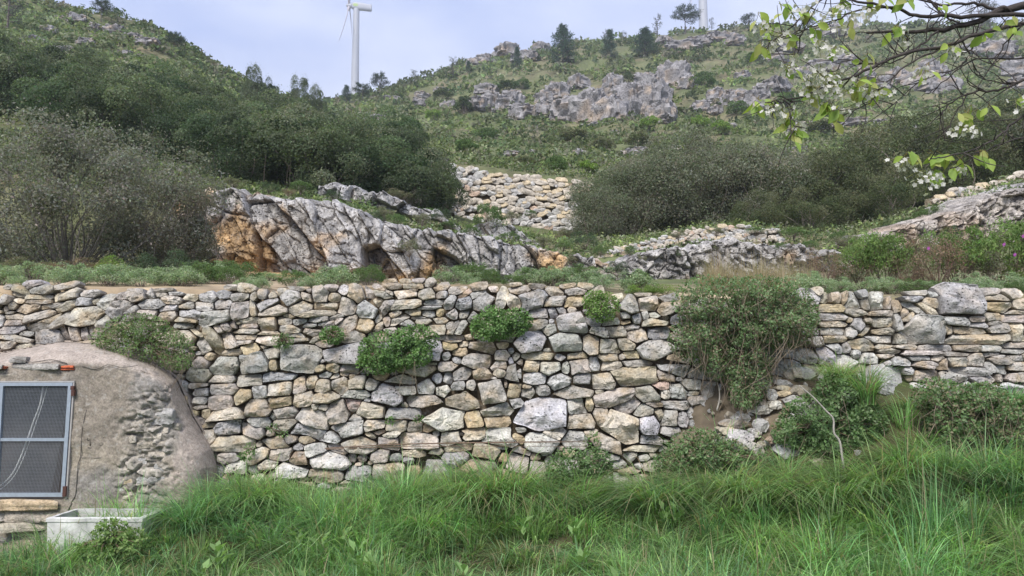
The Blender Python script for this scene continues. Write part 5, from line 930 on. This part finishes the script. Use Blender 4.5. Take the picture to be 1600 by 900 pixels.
wall_plant('overhanging_bush', 'big leafy bush with dry hanging stems spilling over the wall gap', 'bush', [(1150, 495, 90, 62), (1110, 470, 60, 40), (1215, 490, 62, 56), (1240, 500, 40, 44), (1100, 530, 56, 40), (1150, 560, 60, 40), (1170, 595, 36, 40), (1165, 620, 26, 22), (1190, 460, 50, 30)], 19000, .027, .72, BB, Y=7.45, bulge=.62, seed=21, stems=150, hang=260, dryn=160)
BR = [(.085, .14, .055), (.11, .17, .07), (.065, .11, .045), (.14, .19, .095)]
wall_plant('bramble', 'dense dark bramble on the bank beside the dead stem', 'bush', [(1280, 660, 62, 46), (1312, 615, 40, 34), (1340, 665, 46, 42), (1240, 676, 34, 26), (1300, 695, 56, 24)], 8500, .031, .72, BR, Y=7.02, bulge=.42, seed=22, stems=120, hang=60)
wall_plant('bramble', 'wide bramble heap with dry stems below the coursed wall stretch', 'bush', [(1500, 645, 66, 46), (1462, 618, 40, 28), (1560, 660, 48, 50), (1490, 690, 60, 32), (1535, 625, 40, 28), (1610, 680, 44, 40), (1670, 680, 44, 44)], 11000, .031, .72, BR+[(.16, .14, .09)], Y=7.0, bulge=.5, seed=23, stems=150, hang=120, dryn=160)
wall_plant('bramble', 'low leafy bramble at the wall foot beneath the rounded stones', 'bush', [(1090, 700, 46, 30), (1120, 720, 60, 36), (1070, 730, 50, 34), (1180, 735, 60, 30)], 6200, .03, .7, BR+[(.17, .15, .10)], Y=6.95, bulge=.35, seed=24, stems=80, hang=50, dryn=80)
wall_plant('bramble', 'small leafy bramble between two drooping grass tussocks', 'bush', [(890, 735, 34, 34), (930, 725, 26, 24), (870, 755, 24, 22)], 2400, .03, .7, BR, Y=7.1, bulge=.25, seed=25, stems=40)
wall_plant('nettle_patch', 'leafy weeds beside the concrete trough', 'plant', [(175, 835, 30, 24), (150, 865, 40, 20), (205, 850, 30, 24)], 2000, .03, .65, [(.11, .17, .05), (.09, .145, .045), (.15, .20, .075)], Y=6.0, bulge=.25, seed=26, stems=40)
# dead stem standing in the bramble, dead stem by the overhanging bush
def stem(pts, Y, r, nm, lab):
    P = at(np.array([p[0] for p in pts], float), np.array([p[1] for p in pts], float), Y); S_ = smoothline(P, 5); V, f = tube(S_, np.linspace(r, r*.45, len(S_)), 6); tag(obj(nm, mesh(nm, V, f, (.36, .33, .29), M_BARK)), lab, 'branch')
stem([(1319, 735), (1316, 715), (1312, 690), (1303, 676), (1302, 655), (1290, 641), (1270, 620), (1248, 602)], 6.45, .011, 'dead_stem', 'bent grey dead stem leaning over the bramble')
stem([(1120, 642), (1124, 625), (1124, 610), (1121, 598)], 7.25, .009, 'dead_stem', 'thin pale dead stem hanging below the overhanging bush')
# ---- grass: tussocks one by one, the rest one lawn
GC = [(.21, .36, .135), (.25, .40, .15), (.19, .345, .165), (.29, .42, .18)]
T_BIG = [tuft_mesh(430+k, 460, .62+.06*(k % 3), .74+.12*(k % 2), GC[(k+2) % 4], .0085, .09, [.08, .16, .28, .06, .12, .2][k]) for k in range(6)]
TUS = [(330, 760, 6.7, 1.0, 0), (385, 745, 6.85, 1.1, 3), (425, 740, 6.9, 1.0, 1), (300, 790, 6.5, 1.0, 0), (470, 775, 6.75, .9, 0), (620, 745, 6.95, 1.0, 0), (665, 745, 6.9, 1.0, 3), (575, 770, 6.75, .95, 1), (770, 735, 6.9, 1.2, 2), (805, 735, 6.95, 1.2, 2), (735, 745, 6.85, 1.1, 5), (850, 745, 6.9, 1.0, 5), (910, 730, 6.95, 1.0, 2), (700, 765, 6.7, .9, 1), (1020, 745, 6.85, 1.15, 5), (1050, 765, 6.75, 1.0, 0),
       (1100, 765, 6.65, 1.1, 1), (1150, 765, 6.6, 1.1, 5), (1200, 760, 6.5, 1.1, 1), (1255, 755, 6.45, 1.1, 3), (1310, 770, 6.3, 1.15, 5), (1370, 765, 6.35, 1.1, 1), (1420, 750, 6.45, 1.05, 2), (1480, 755, 6.45, 1.05, 1), (1540, 760, 6.4, 1.1, 0), (1600, 760, 6.4, 1.1, 1), (1310, 590, 7.2, .75, 5), (1350, 610, 7.0, .85, 2), (1230, 735, 6.7, .8, 2), (1580, 625, 7.15, .7, 0), (530, 800, 6.4, .9, 0), (660, 800, 6.35, .95, 3), (1640, 730, 6.5, 1.1, 1)]
for i, (x, y, Y, s, k) in enumerate(TUS):
    Y = Y-.12; P = at(x, y, Y); z = float(ground_z(P[0], Y)); lab = {0: 'deep green arching grass tussock at the foot of the wall', 3: 'fresh green grass tussock at the foot of the wall', 1: 'grass tussock with some straw blades along the bank', 2: 'drooping half-dry grass tussock with straw blades', 4: 'green tussock', 5: 'arching grass tussock mixed with pale dry blades'}[k]
    zz_ = max(z-.02, P[2]-.10) if y < 700 else z-.02
    t = thing('grass_tussock', lab, 'grass', (P[0], Y, zz_), 'grass tussocks below the wall', rng.uniform(0, 6.28), s); obj('blades', T_BIG[k], t)
rg = np.random.default_rng(99); Vs, Fs, Cs = [], [], []; nv = 0
cx = rg.uniform(-6.0, 6.0, 2650); cy = np.where(np.arange(2650) < 380, rg.uniform(3.0, 4.7, 2650), rg.uniform(4.7, 7.25, 2650))
for i in range(2650):
    X, Y = cx[i], cy[i]; wl_ = 7.3
    if X < at(345, 760, 7)[0] and Y > 6.75: continue
    if X > 2.35 and Y > 6.6-.1*(X > 3.6) and rg.random() < .8: continue
    if x0-.05 < X < x1+.03 and ty0-.06 < Y < ty1+.06: continue
    nz = float(fbm(np.array([X*.9, Y*.9, 0.]), 61, 3)); near = Y < 4.6
    H = (.33+.16*nz)*rg.choice([.6, 1, 1.4]); c = np.array(GC[i % 4])*np.exp(.28*nz+rg.normal(0, .22)); n = 40 if near else 60
    V, F, c4 = tuft(5000+i, n, H*rg.uniform(.8, 1.2), np.clip(.66+.2*rg.normal(), .12, .98), c, .0088, .08, .05+.25*rg.random()**3, 3)
    V = V+np.array([X, Y, 0]); V[:, 2] += float(ground_z(X, Y)); Vs.append(V); Fs.append(F+nv); Cs.append(c4); nv += len(V)
o = obj('grass', mesh('grass', np.concatenate(Vs), np.concatenate(Fs), np.concatenate(Cs), M_GRASS, True)); tag(o, 'lush uneven green meadow grass in front of the wall', 'grass', None, 'stuff')
for i in range(34):
    X = rng.uniform(-2.1, 4.6); Y = rng.uniform(4.9, 6.4); A = Acc(); nl = rng.integers(7, 13)
    for j in range(nl):
        a = rng.uniform(0, 2*pi); d = np.array([cos(a), sin(a), rng.uniform(.5, 1.6)]); L_ = rng.uniform(.06, .13); V, F, C4 = leaf_cards(np.array([[cos(a)*.02, sin(a)*.02, .04+rng.uniform(0, .12)]]), np.array([d]), np.array([[-cos(a), -sin(a), 1.]]), L_, L_*.45, np.array([(.21, .33, .12)])*rng.uniform(.8, 1.3)); A.add(V, F, C4)
    t = thing('broadleaf_weed', 'broad-leaved weed poking out of the meadow grass', 'plant', (X, Y, float(ground_z(X, Y))+.05), 'broad-leaved weeds in the meadow', 0, 1); obj('leaves', A.mesh('leaves', M_LEAF), t)
# ---- far scrub carpet
rg = np.random.default_rng(123); nS = 17000
u = rg.uniform(-1.05, 1.05, nS); Y = np.exp(rg.uniform(math.log(21), math.log(185), nS)); nn_ = 4200; u[:nn_] = rg.uniform(-.72, .72, nn_); Y[:nn_] = rg.uniform(15.95, 24, nn_); u[nn_:nn_+2200] = rg.uniform(-.75, -.2, 2200); Y[nn_:nn_+2200] = rg.uniform(42, 98, 2200); X = u*Y
pxs = 800+u*FPX; pys = hill_py(u, Y)
keep = ~((pxs > 630) & (pxs < 935) & (Y > 20) & (Y < 24.6))
inrock = np.zeros(nS, bool)
for (rx_, ry_, rw, rh) in ROCKS: inrock |= (np.abs(pxs-rx_) < rw*.36) & (np.abs(pys-ry_-rh*.05) < rh*.42)
keep &= ~inrock; X, Y, u = X[keep], Y[keep], u[keep]; nS = len(X)
R = rg.uniform(.35, 1.0, nS)*(.55+Y/120); pal = np.array([(.085, .10, .045), (.105, .12, .055), (.065, .082, .042), (.125, .13, .08), (.13, .15, .06), (.135, .125, .09), (.15, .135, .105)])
ki = rg.choice(7, nS, p=[.24, .2, .2, .14, .08, .09, .05]); zone = fbm(np.stack([X*.05, Y*.05, 0*X], -1), 71, 3)
R = np.where(Y < 24, R*rg.uniform(.25, .7, nS), R); cnt = np.clip(((R/Y*FPX)**2*.17).astype(int), 10, 30); idx = np.repeat(np.arange(nS), cnt); n = len(idx)
d = unit(rg.normal(0, 1, (n, 3))); d[:, 2] = np.abs(d[:, 2]); P = np.stack([X, Y, hill_z(X, Y)-.05], -1)[idx]+d*(R[idx]*rg.uniform(.4, 1, n)**.5)[:, None]*np.array([1, 1, .62])
Ls = np.where(Y[idx] < 30, .0046, .0056)*Y[idx]*rg.uniform(.7, 1.4, n); Dd = unit(d+rg.normal(0, .5, (n, 3))+np.array([0, 0, .3])); tg_ = rg.normal(0, 1, (n, 3)); Dd = unit(tg_-(tg_*d).sum(1, keepdims=True)*d+d*.35); Nn = unit(d+rg.normal(0, .35, (n, 3)))
c = pal[ki[idx]]*np.exp(.35*zone[idx]+.15*rg.normal(0, 1, nS)[idx]+rg.normal(0, .14, n))[:, None]*(1+rg.normal(0, .05, (n, 3)))
V, F, C4 = leaf_cards(P, Dd, Nn, Ls, Ls*.6, np.clip(c*1.5*np.array([.97, 1.05, 1.0]), .01, .6))
o = obj('hillside_scrub', mesh('hillside_scrub', V, F, C4, M_FAR_LEAF, False)); tag(o, 'low green and grey scrub carpeting the far hillside', 'scrub', None, 'stuff')
# distinct bushes on the hill
HB = [(1018, 205, 44, 24, 'b'), (1125, 210, 36, 22, 'b'), (1092, 205, 40, 26, 'b'), (915, 272, 44, 22, 'b'), (870, 272, 46, 28, 'g'), (895, 225, 60, 26, 'o'), (1000, 235, 50, 30, 'o'), (940, 240, 46, 26, 'o'), (680, 190, 36, 20, 'b'), (725, 180, 40, 28, 'd'), (690, 158, 40, 22, 'd'), (790, 150, 50, 22, 'd'), (815, 140, 30, 18, 'g'), (760, 222, 50, 20, 'g'), (640, 205, 40, 22, 'g'), (590, 215, 50, 30, 'g'), (1150, 180, 40, 22, 'g'), (1100, 140, 50, 24, 'g'), (1180, 100, 40, 20, 'g'), (880, 185, 30, 14, 'b'), (1230, 170, 46, 24, 'g'), (980, 130, 30, 18, 'd'), (1280, 210, 50, 24, 'o'), (730, 240, 40, 24, 'g'), (820, 262, 40, 18, 'o')]
HM = {}
for kk, cols in (('b', [(.13, .20, .045), (.15, .21, .06)]), ('g', [(.07, .115, .04), (.085, .13, .045)]), ('o', G_OLIVE), ('d', G_DARK)):
    me, cl, rad = crown('hill_bush_crown', 600+ord(kk), (1, 1, .8), 26, 2200, .12, .6, cols, .36, M_FAR_LEAF, lift=.5, low=-.2); HM[kk] = (('crown', me), ('trunk', branches('hill_bush_trunk', 640, cl, (0, 0, -.4), .05, lift=.5, n=12)))
for (x, y, w, h, kk) in HB:
    P = hit(x, y); m = P[1]/FPX; plant_copy('hill_bush', {'b': 'bright yellow-green rounded bush on the scrubby hillside', 'g': 'mid-green rounded bush on the scrubby hillside', 'o': 'dull olive bush on the scrubby hillside', 'd': 'dark green bush beside the hillside outcrops'}[kk], 'bush', 'rounded bushes on the hillside', HM[kk], P, rng.uniform(0, 6), (w*m*.46, w*m*.46, h*m*.72))
# ---- pines
def pine(seed, kind):
    rg = np.random.default_rng(seed); A = Acc(); H = 1.0; bark = (.13, .11, .10); pts = []
    tr_ = smoothline([(0, 0, -.12), (rg.normal(0, .012), 0, .35), (rg.normal(0, .02), 0, .7), (0, 0, .97)], 4); V, f = tube(tr_, np.linspace(.020, .004, len(tr_)), 6); TR = Acc(); TR.add(V, f, bark)
    if kind == 'cone': levels = np.linspace(.10, .95, 13); rad = lambda z: .46*(1-z)**.75+.05; nb = 6
    elif kind == 'umb': levels = np.linspace(.48, .93, 7); rad = lambda z: .50*np.sqrt(max(1-((z-.60)/.40)**2, .05)); nb = 6
    else: levels = np.linspace(.25, .95, 9); rad = lambda z: .36*(1-abs(z-.55)*1.1); nb = 4
    for z in levels:
        for b in range(nb):
            a = rg.uniform(0, 2*pi); r = rad(z)*rg.uniform(.6, 1.1); e = np.array([cos(a)*r, sin(a)*r, z+r*.25*rg.uniform(.3, 1.2)]); s = np.array([0, 0, z-.03]); m = (s+e)/2+np.array([0, 0, -.02])
            V, f = tube(np.array([s, m, e]), [.007, .005, .002], 4); TR.add(V, f, bark)
            for t in ((.45, .7, .88, 1.0) if kind != 'sparse' else (.8, 1.0)): pts.append((s+(e-s)*t, .085 if kind != 'sparse' else .06))
    n = {'cone': 15, 'umb': 20, 'sparse': 10}[kind]; P0 = np.repeat(np.array([p[0] for p in pts]), n, 0); rr = np.repeat(np.array([p[1] for p in pts]), n); N_ = len(P0)
    d = unit(rg.normal(0, 1, (N_, 3))+np.array([0, 0, .5])); P = P0+d*(rr*rg.uniform(0, .7, N_))[:, None]; col = {'cone': (.06, .10, .065), 'umb': (.06, .088, .058), 'sparse': (.10, .11, .085)}[kind]
    V, F, C4 = leaf_cards(P, d, unit(rg.normal(0, 1, (N_, 3))), .07*rg.uniform(.6, 1.2, N_), .014, jit(rg, col, N_, .25, .05))
    return (('trunk', TR.mesh('pine_trunk', M_BARK)), ('crown', mesh('pine_crown', V, F, C4, M_FAR_LEAF, False)))
PK = {k: [pine(700+i*7+ord(k[0]), k) for i in range(2)] for k in ('cone', 'umb', 'sparse')}
PL = [(880, 102, 62, 60, 'cone', 'broad dark pine with a pointed top, largest on the far hill'), (953, 94, 48, 34, 'cone', 'narrow dark pine between two wider hilltop pines'), (1008, 90, 46, 56, 'cone', 'wide bushy dark pine right of the narrow pine below the ridge'), (808, 110, 36, 22, 'cone', 'slim young pine in front of the ridge rocks'), (593, 150, 34, 32, 'umb', 'small umbrella-shaped pine alone on the saddle skyline'), (648, 138, 28, 26, 'sparse', 'bare thin-crowned pine on the skyline slope'), (708, 122, 32, 28, 'sparse', 'open-crowned pale tree on the skyline slope'), (732, 114, 18, 14, 'cone', 'little dark pine beside the pale open tree'),
      (541, 160, 26, 22, 'cone', 'small ragged pine at the foot of the turbine tower'), (566, 160, 28, 34, 'umb', 'low spreading pine at the foot of the turbine tower'), (1071, 54, 42, 50, 'umb', 'spreading pine standing by the second turbine tower'), (1028, 62, 38, 28, 'sparse', 'thin grey pine left of the spreading ridge pine'), (1112, 50, 22, 16, 'sparse', 'tiny thin pine right of the second turbine tower'), (946, 74, 26, 22, 'sparse', 'faint thin pine behind the narrow dark pine'), (974, 68, 18, 20, 'sparse', 'small thin tree on the ridge between the pines'),
      (158, 32, 32, 36, 'umb', 'flat-topped sparse pine on the left hill skyline'), (271, 84, 32, 34, 'umb', 'round dark pine on the left hill edge'), (8, 92, 100, 80, 'sparse', 'tall thin pine at the edge of the left slope'), (1170, 46, 22, 26, 'umb', 'little pine on the ridge behind the blossom'), (1262, 48, 22, 30, 'umb', 'low pine on the ridge behind the cherry twigs'), (1532, 60, 90, 60, 'sparse', 'tall bare-trunked pine behind the cherry limbs'), (1548, 58, 80, 50, 'sparse', 'second bare-trunked pine behind the cherry limbs')]
for i, (x, y, h, w, kd, lab) in enumerate(PL):
    P = hit(x, y, 60); m = P[1]/FPX; plant_copy('pine_tree', lab, 'tree', 'pines on the hill', PK[kd][i % 2], P, rng.uniform(0, 6), (w*m, w*m, h*m*1.04))
# ================================================================== wind turbines
def turbine(lab, px, hub_py, Y, th0, hx, group, tw):
    Hb = at(px, hub_py, Y); gz = float(hill_z(Hb[0], Y))-1; m = Y/FPX
    t = thing('wind_turbine', lab, 'turbine', (Hb[0], Y, gz), group); b0 = np.array(t.location); W_ = (.40, .41, .44); h = Hb[2]-gz  # white turbine, blades too, coloured grey: its backlit shade is put into the paint
    zs = np.linspace(0, h-1.6, 24); r = np.linspace(tw*1.35, tw*.92, 24); V, f = tube(np.stack([0*zs, 0*zs, zs], -1), r, 28); obj('tower', mesh('tower', V, f, W_, M_PAINT, True, 40), t)
    ax = unit(np.array([-1., -hx, .05])); sd = unit(np.cross(ax, [0, 0, 1])); upv = np.cross(sd, ax)
    # nacelle: lofted sections along the axis
    secs = [(-8.6, 1.25, 1.5, -.2), (-8.4, 1.45, 1.75, -.2), (-4, 1.6, 1.95, 0), (0, 1.65, 2.1, .05), (1.8, 1.5, 1.9, .1), (2.6, 1.1, 1.35, .05)]; K = 20; a = np.arange(K)*2*pi/K; p = 4.5
    sp = (np.abs(np.cos(a))**p+np.abs(np.sin(a))**p)**(-1/p); V = []
    for s, wy, wz, dz in secs: V.append(ax*s+sd*(np.cos(a)*sp*wy)[:, None]+upv*(np.sin(a)*sp*wz+dz)[:, None])
    V = np.concatenate(V+[[ax*secs[0][0]], [ax*secs[-1][0]]])+np.array([0, 0, h]); F = grid_faces(len(secs), K, True); k = np.arange(K); n_ = len(secs)*K
    caps = np.concatenate([np.stack([k, (k+1) % K, 0*k+n_], -1), np.stack([(len(secs)-1)*K+(k+1) % K, (len(secs)-1)*K+k, 0*k+n_+1], -1)]); nc = obj('nacelle', mesh('nacelle', V, [F, caps], W_, M_PAINT, True, 40), t)
    # green emblem on the flank
    E = np.array([ax*(.4+1.5*cos(q_))+upv*(.15+.85*sin(q_))-sd*0 for q_ in np.arange(24)*2*pi/24]); side = sd if (sd[1] < 0) else -sd
    V = np.concatenate([E+side*1.70, [ax*.4+upv*.15+side*1.70]])+np.array([0, 0, h]); F = np.array([[i, (i+1) % 24, 24] for i in range(24)]); obj('emblem', mesh('emblem', V, F, (.36, .47, .14), M_PAINT, False), nc)
    for q_ in (-8.0, -8.5):
        V, f = tube(np.array([ax*q_+upv*1.4, ax*q_+upv*2.6])+np.array([0, 0, h]), .07, 6); obj('mast', mesh('mast', V, f, (.4, .4, .42), M_PAINT), nc)
    hub = ax*4.1+np.array([0, 0, h]); s = np.linspace(0, 1, 9); V, f = tube(hub+ax*(s*3.4-1.6)[:, None], 1.45*np.sqrt(np.clip(1-s**2.2, .004, 1)), 18); obj('hub', mesh('hub', V, f, W_, M_PAINT), t)
    for kk in range(3):
        an = th0+kk*2*pi/3; d = upv*cos(an)+unit(np.array([hx, -1, 0]))*sin(an); d = unit(d); ch = unit(np.cross(d, ax)); L = 36.5; ss = np.array([.0, .05, .12, .2, .35, .55, .75, .92, .99, 1.0]); cw = np.array([.9, .95, 1.5, 1.75, 1.45, 1.05, .72, .42, .22, .04]); V = []
        K = 12; a = np.arange(K)*2*pi/K
        for q_, c in zip(ss, cw):
            tk = max(.16*c, .03) if q_ > .1 else .8*c; tw_ = .35*(1-q_); c1 = ch*cos(tw_)+ax*sin(tw_); c2 = -ch*sin(tw_)+ax*cos(tw_); V.append(hub+d*(1.0+L*q_)+ax*(1.6*q_*q_)+c1*((np.cos(a)+.35)*c*.75)[:, None]+c2*(np.sin(a)*tk)[:, None])
        V = np.concatenate(V); obj('blade', mesh('blade', V, grid_faces(len(ss), K, True), (.42, .38, .39), M_PAINT), t)
turbine('white wind turbine whose nacelle shows above the saddle', 557, 10, 420, radians(25), .12, 'wind turbines behind the ridge', 1.85)
turbine('white wind turbine tower rising behind the ridge pines', 1097, -46, 375, radians(25), -.2, 'wind turbines behind the ridge', 1.95)
# ================================================================== flowering cherry reaching in from the right
CY = 3.5
cherry = thing('cherry_tree', 'flowering cherry with dark twigs, fresh leaves and white blossom reaching in from the right', 'tree', (3.35, CY+.15, float(ground_z(3.35, CY+.15)))); cb = np.array(cherry.location)
rc = np.random.default_rng(17); BRN = (.055, .047, .043)
T_ = Acc(); trunk = smoothline([cb+np.array([.12, .05, -.2]), cb+np.array([.05, 0, .7]), cb+np.array([-.02, 0, 1.5]), np.array([3.22, CY+.1, 2.75]), np.array([3.0, CY, 3.3]), np.array([2.8, CY, 3.8])], 5); V, f = tube(trunk, np.linspace(.15, .05, len(trunk)), 10); T_.add(V-cb, f, BRN); obj('trunk', T_.mesh('cherry_trunk', M_BARK), cherry)
LIMBS = [([(1780, -20), (1690, 0), (1600, 10), (1560, 16), (1532, 32), (1465, 47), (1418, 51), (1354, 52)], 13, 2.5, 0), ([(1690, 5), (1640, 18), (1600, 22), (1500, 25), (1440, 24), (1397, 13), (1340, 3), (1310, -6)], 7, 2, -.05), ([(1720, 10), (1660, 25), (1600, 37), (1532, 52), (1482, 71), (1414, 84), (1364, 105), (1330, 120), (1296, 133), (1239, 155), (1195, 160)], 6, 1.3, -.12),
         ([(1397, 13), (1354, 13), (1300, 32), (1255, 48), (1205, 64)], 2.6, 1, -.05), ([(1330, -20), (1283, 0), (1249, 30), (1236, 44), (1208, 64), (1194, 80)], 2.4, 1, -.1), ([(1720, 80), (1660, 105), (1600, 125), (1560, 140), (1512, 147), (1482, 165), (1462, 190)], 4.5, 1.2, .1), ([(1720, 70), (1660, 90), (1600, 92), (1532, 91), (1490, 110), (1440, 125), (1395, 165)], 3, .9, .15), ([(1740, 60), (1660, 130), (1600, 180), (1566, 208), (1526, 232), (1472, 246), (1450, 250)], 3.2, 1.2, -.2), ([(1700, 170), (1600, 212), (1530, 240), (1495, 262)], 2.2, 1, -.15),
         ([(1482, 71), (1424, 97), (1384, 130), (1357, 160), (1316, 182)], 2.4, .9, -.12), ([(1600, 125), (1576, 131), (1536, 120), (1525, 108)], 2, 1, .1), ([(1512, 147), (1495, 175), (1482, 200), (1475, 218)], 1.8, .8, .1), ([(1440, -10), (1455, 3), (1482, 30), (1508, 37)], 3, 2, 0), ([(1414, 51), (1419, 70), (1420, 84)], 2.2, 1.5, 0), ([(1560, 16), (1520, 5), (1470, 8), (1420, -5)], 4, 2, 0), ([(1532, 52), (1515, 80), (1505, 100), (1470, 130), (1440, 150)], 2.4, .8, .05), ([(1239, 155), (1236, 168), (1240, 190), (1242, 205)], 1.6, .8, -.12), ([(1330, 120), (1352, 100), (1330, 96), (1300, 98)], 1.5, .8, -.12), ([(1255, 48), (1244, 70), (1242, 84)], 1.2, .7, -.1), ([(1465, 47), (1440, 70), (1400, 95), (1352, 100)], 2.6, 1.2, -.05), ([(1600, 37), (1570, 70), (1545, 110), (1520, 150)], 2, .8, .0)]
mp_ = CY/FPX
for pts, r0, r1, dy in LIMBS:
    xs = np.array([p[0] for p in pts], float); ys = np.array([p[1] for p in pts], float); dep = CY+dy*np.clip((1650-xs)/250, 0, 1.2)
    P = at(xs, ys, dep); S_ = smoothline(P, 5); S_ = S_+rc.normal(0, .0035, S_.shape); A = Acc(); V, f = tube(S_, np.linspace(r0, r1, len(S_))*mp_*.68, 7); A.add(V-cb, f, BRN)
    lb = obj('branch', A.mesh('cherry_branch', M_BARK), cherry); A = Acc()
    for j in range(int(len(S_)*.55)):                      # short side twigs
        s = S_[rc.integers(2, len(S_))]; d = unit(np.array([rc.normal(-.5, .7), rc.normal(0, .5), rc.normal(-.15, .7)]))*rc.uniform(.04, .22); V, f = tube(smoothline([s, s+d*.5+rc.normal(0, .012, 3), s+d], 3), np.linspace(.0032, .0012, 7), 4); A.add(V-cb, f, np.array(BRN)*rc.uniform(.8, 1.3))
    tg = obj('twigs', A.mesh('cherry_twigs', M_BARK), lb); tg['kind'] = 'stuff'
LB = [(1188, 81, 5), (1242, 61, 4), (1185, 165, 6), (1200, 172, 3), (1262, 138, 5), (1293, 170, 7), (1303, 182, 6), (1337, 145, 7), (1357, 135, 6), (1310, 125, 6), (1235, 190, 6), (1242, 215, 5), (1226, 205, 4), (1401, 54, 5), (1411, 5, 5), (1384, 5, 5), (1357, 7, 5), (1276, 50, 5), (1316, 10, 7), (1188, 34, 5), (1222, 14, 5), (1512, 186, 8), (1500, 192, 4), (1543, 176, 2), (1583, 50, 4), (1539, 67, 3), (1482, 84, 4), (1418, 253, 6), (1458, 250, 7), (1500, 260, 6), (1529, 250, 5), (1458, 277, 7), (1478, 262, 4), (1592, 160, 4), (1475, 12, 4), (1570, 40, 3), (1327, 40, 4), (1350, 105, 4), (1448, 112, 4), (1232, 112, 3), (1306, 85, 3), (1205, 50, 4), (1260, 20, 4), (1275, 148, 5), (1370, 145, 5), (1640, 60, 5), (1660, 140, 5)]
LC = [(.30, .40, .085), (.35, .44, .10), (.24, .35, .075), (.38, .40, .13)]
def cherry_leaf(A, base, d, nrm, L, c):
    """oval pointed leaf folded along the midrib"""
    d = unit(d); s = unit(np.cross(d, nrm)); n = np.cross(s, d); t = np.array([0, .18, .4, .62, .82, 1.0]); w = np.array([.06, .62, 1.0, .92, .5, .02])*L*.27; cen = base+d*(t*L)[:, None]-n*(t**2*L*.16)[:, None]
    V = np.concatenate([cen-s*w[:, None]+n*(w*.35)[:, None], cen, cen+s*w[:, None]+n*(w*.35)[:, None]]).reshape(3, 6, 3).transpose(1, 0, 2).reshape(-1, 3); A.add(V, grid_faces(6, 3), c)
for (x, y, n) in LB:
    A = Acc(); b = at(x, y, CY-.1+rc.normal(0, .05))
    for j in range(n):
        d = np.array([rc.normal(0, .6), rc.normal(-.1, .5), -abs(rc.normal(.8, .35))]); o_ = rc.normal(0, .018, 3); cherry_leaf(A, b+o_+np.array([0, 0, .02])-cb, d, np.array([rc.normal(0, .7), -.9, rc.normal(.3, .4)]), rc.uniform(.045, .072), np.array(LC[rc.integers(0, 4)])*rc.uniform(.8, 1.25))
        V, f = tube(np.array([b+rc.normal(0, .01, 3)+np.array([0, 0, .035]), b+o_+np.array([0, 0, .02])])-cb, .0012, 3); A.add(V, f, (.25, .2, .06))
    q_ = obj('leaf_spray', A.mesh('leaf_spray', M_LEAF), cherry)
FB = [(1293, 128, 14), (1270, 143, 10), (1283, 108, 10), (1306, 81, 8), (1232, 111, 9), (1370, 142, 8), (1316, 179, 8), (1448, 115, 9), (1411, 61, 7), (1279, 71, 7), (1296, 27, 8), (1347, 30, 8), (1242, 91, 4), (1505, 206, 9), (1418, 256, 10), (1451, 283, 11), (1492, 267, 9), (1202, 74, 8), (1195, 44, 8), (1262, 17, 8), (1242, 205, 6), (1222, 179, 7), (1250, 200, 6), (1200, 170, 6), (1280, 122, 10), (1302, 140, 9), (1325, 150, 6), (1310, 118, 6), (1240, 30, 6), (1325, 20, 7), (1360, 22, 6), (1215, 60, 6), (1520, 200, 4), (1590, 165, 4), (1310, 50, 5), (1265, 132, 7), (1470, 278, 5), (1440, 275, 6), (1355, 148, 6), (1485, 80, 4), (1650, 80, 8)]
for (x, y, n) in FB:
    A = Acc(); b = at(x, y, CY-.14+rc.normal(0, .05))
    for j in range(int(n*1.8)):
        o_ = rc.normal(0, 1, 3)*np.array([.028, .02, .02]); nr = unit(np.array([rc.normal(0, .6), -.7+rc.normal(0, .4), rc.normal(-.1, .6)])); petals5(b+o_-cb, .0125, nr, np.array([.66, .64, .62])*rc.uniform(.9, 1.05), A, rc)
        V, f = tube(np.array([b+np.array([0, .01, .03]), b+o_*.6+np.array([0, 0, .012]), b+o_])-cb, .0009, 3); A.add(V, f, (.28, .30, .09))
    obj('blossom', A.mesh('blossom', M_PETAL), cherry)

# ================================================================== air: thin even haze over the whole valley
V, f = box(-900, 900, -80, 760, -3, 262)
hz = obj('haze', mesh('haze', V, f, None, None, False)); hz['kind'] = 'stuff'
m, t, o = nodes('haze_air'); v = N(t, 'ShaderNodeVolumePrincipled'); v.inputs['Color'].default_value = (.82, .88, 1, 1); v.inputs['Density'].default_value = .0007
t.links.new(v.outputs[0], o.inputs['Volume']); hz.data.materials.append(m)
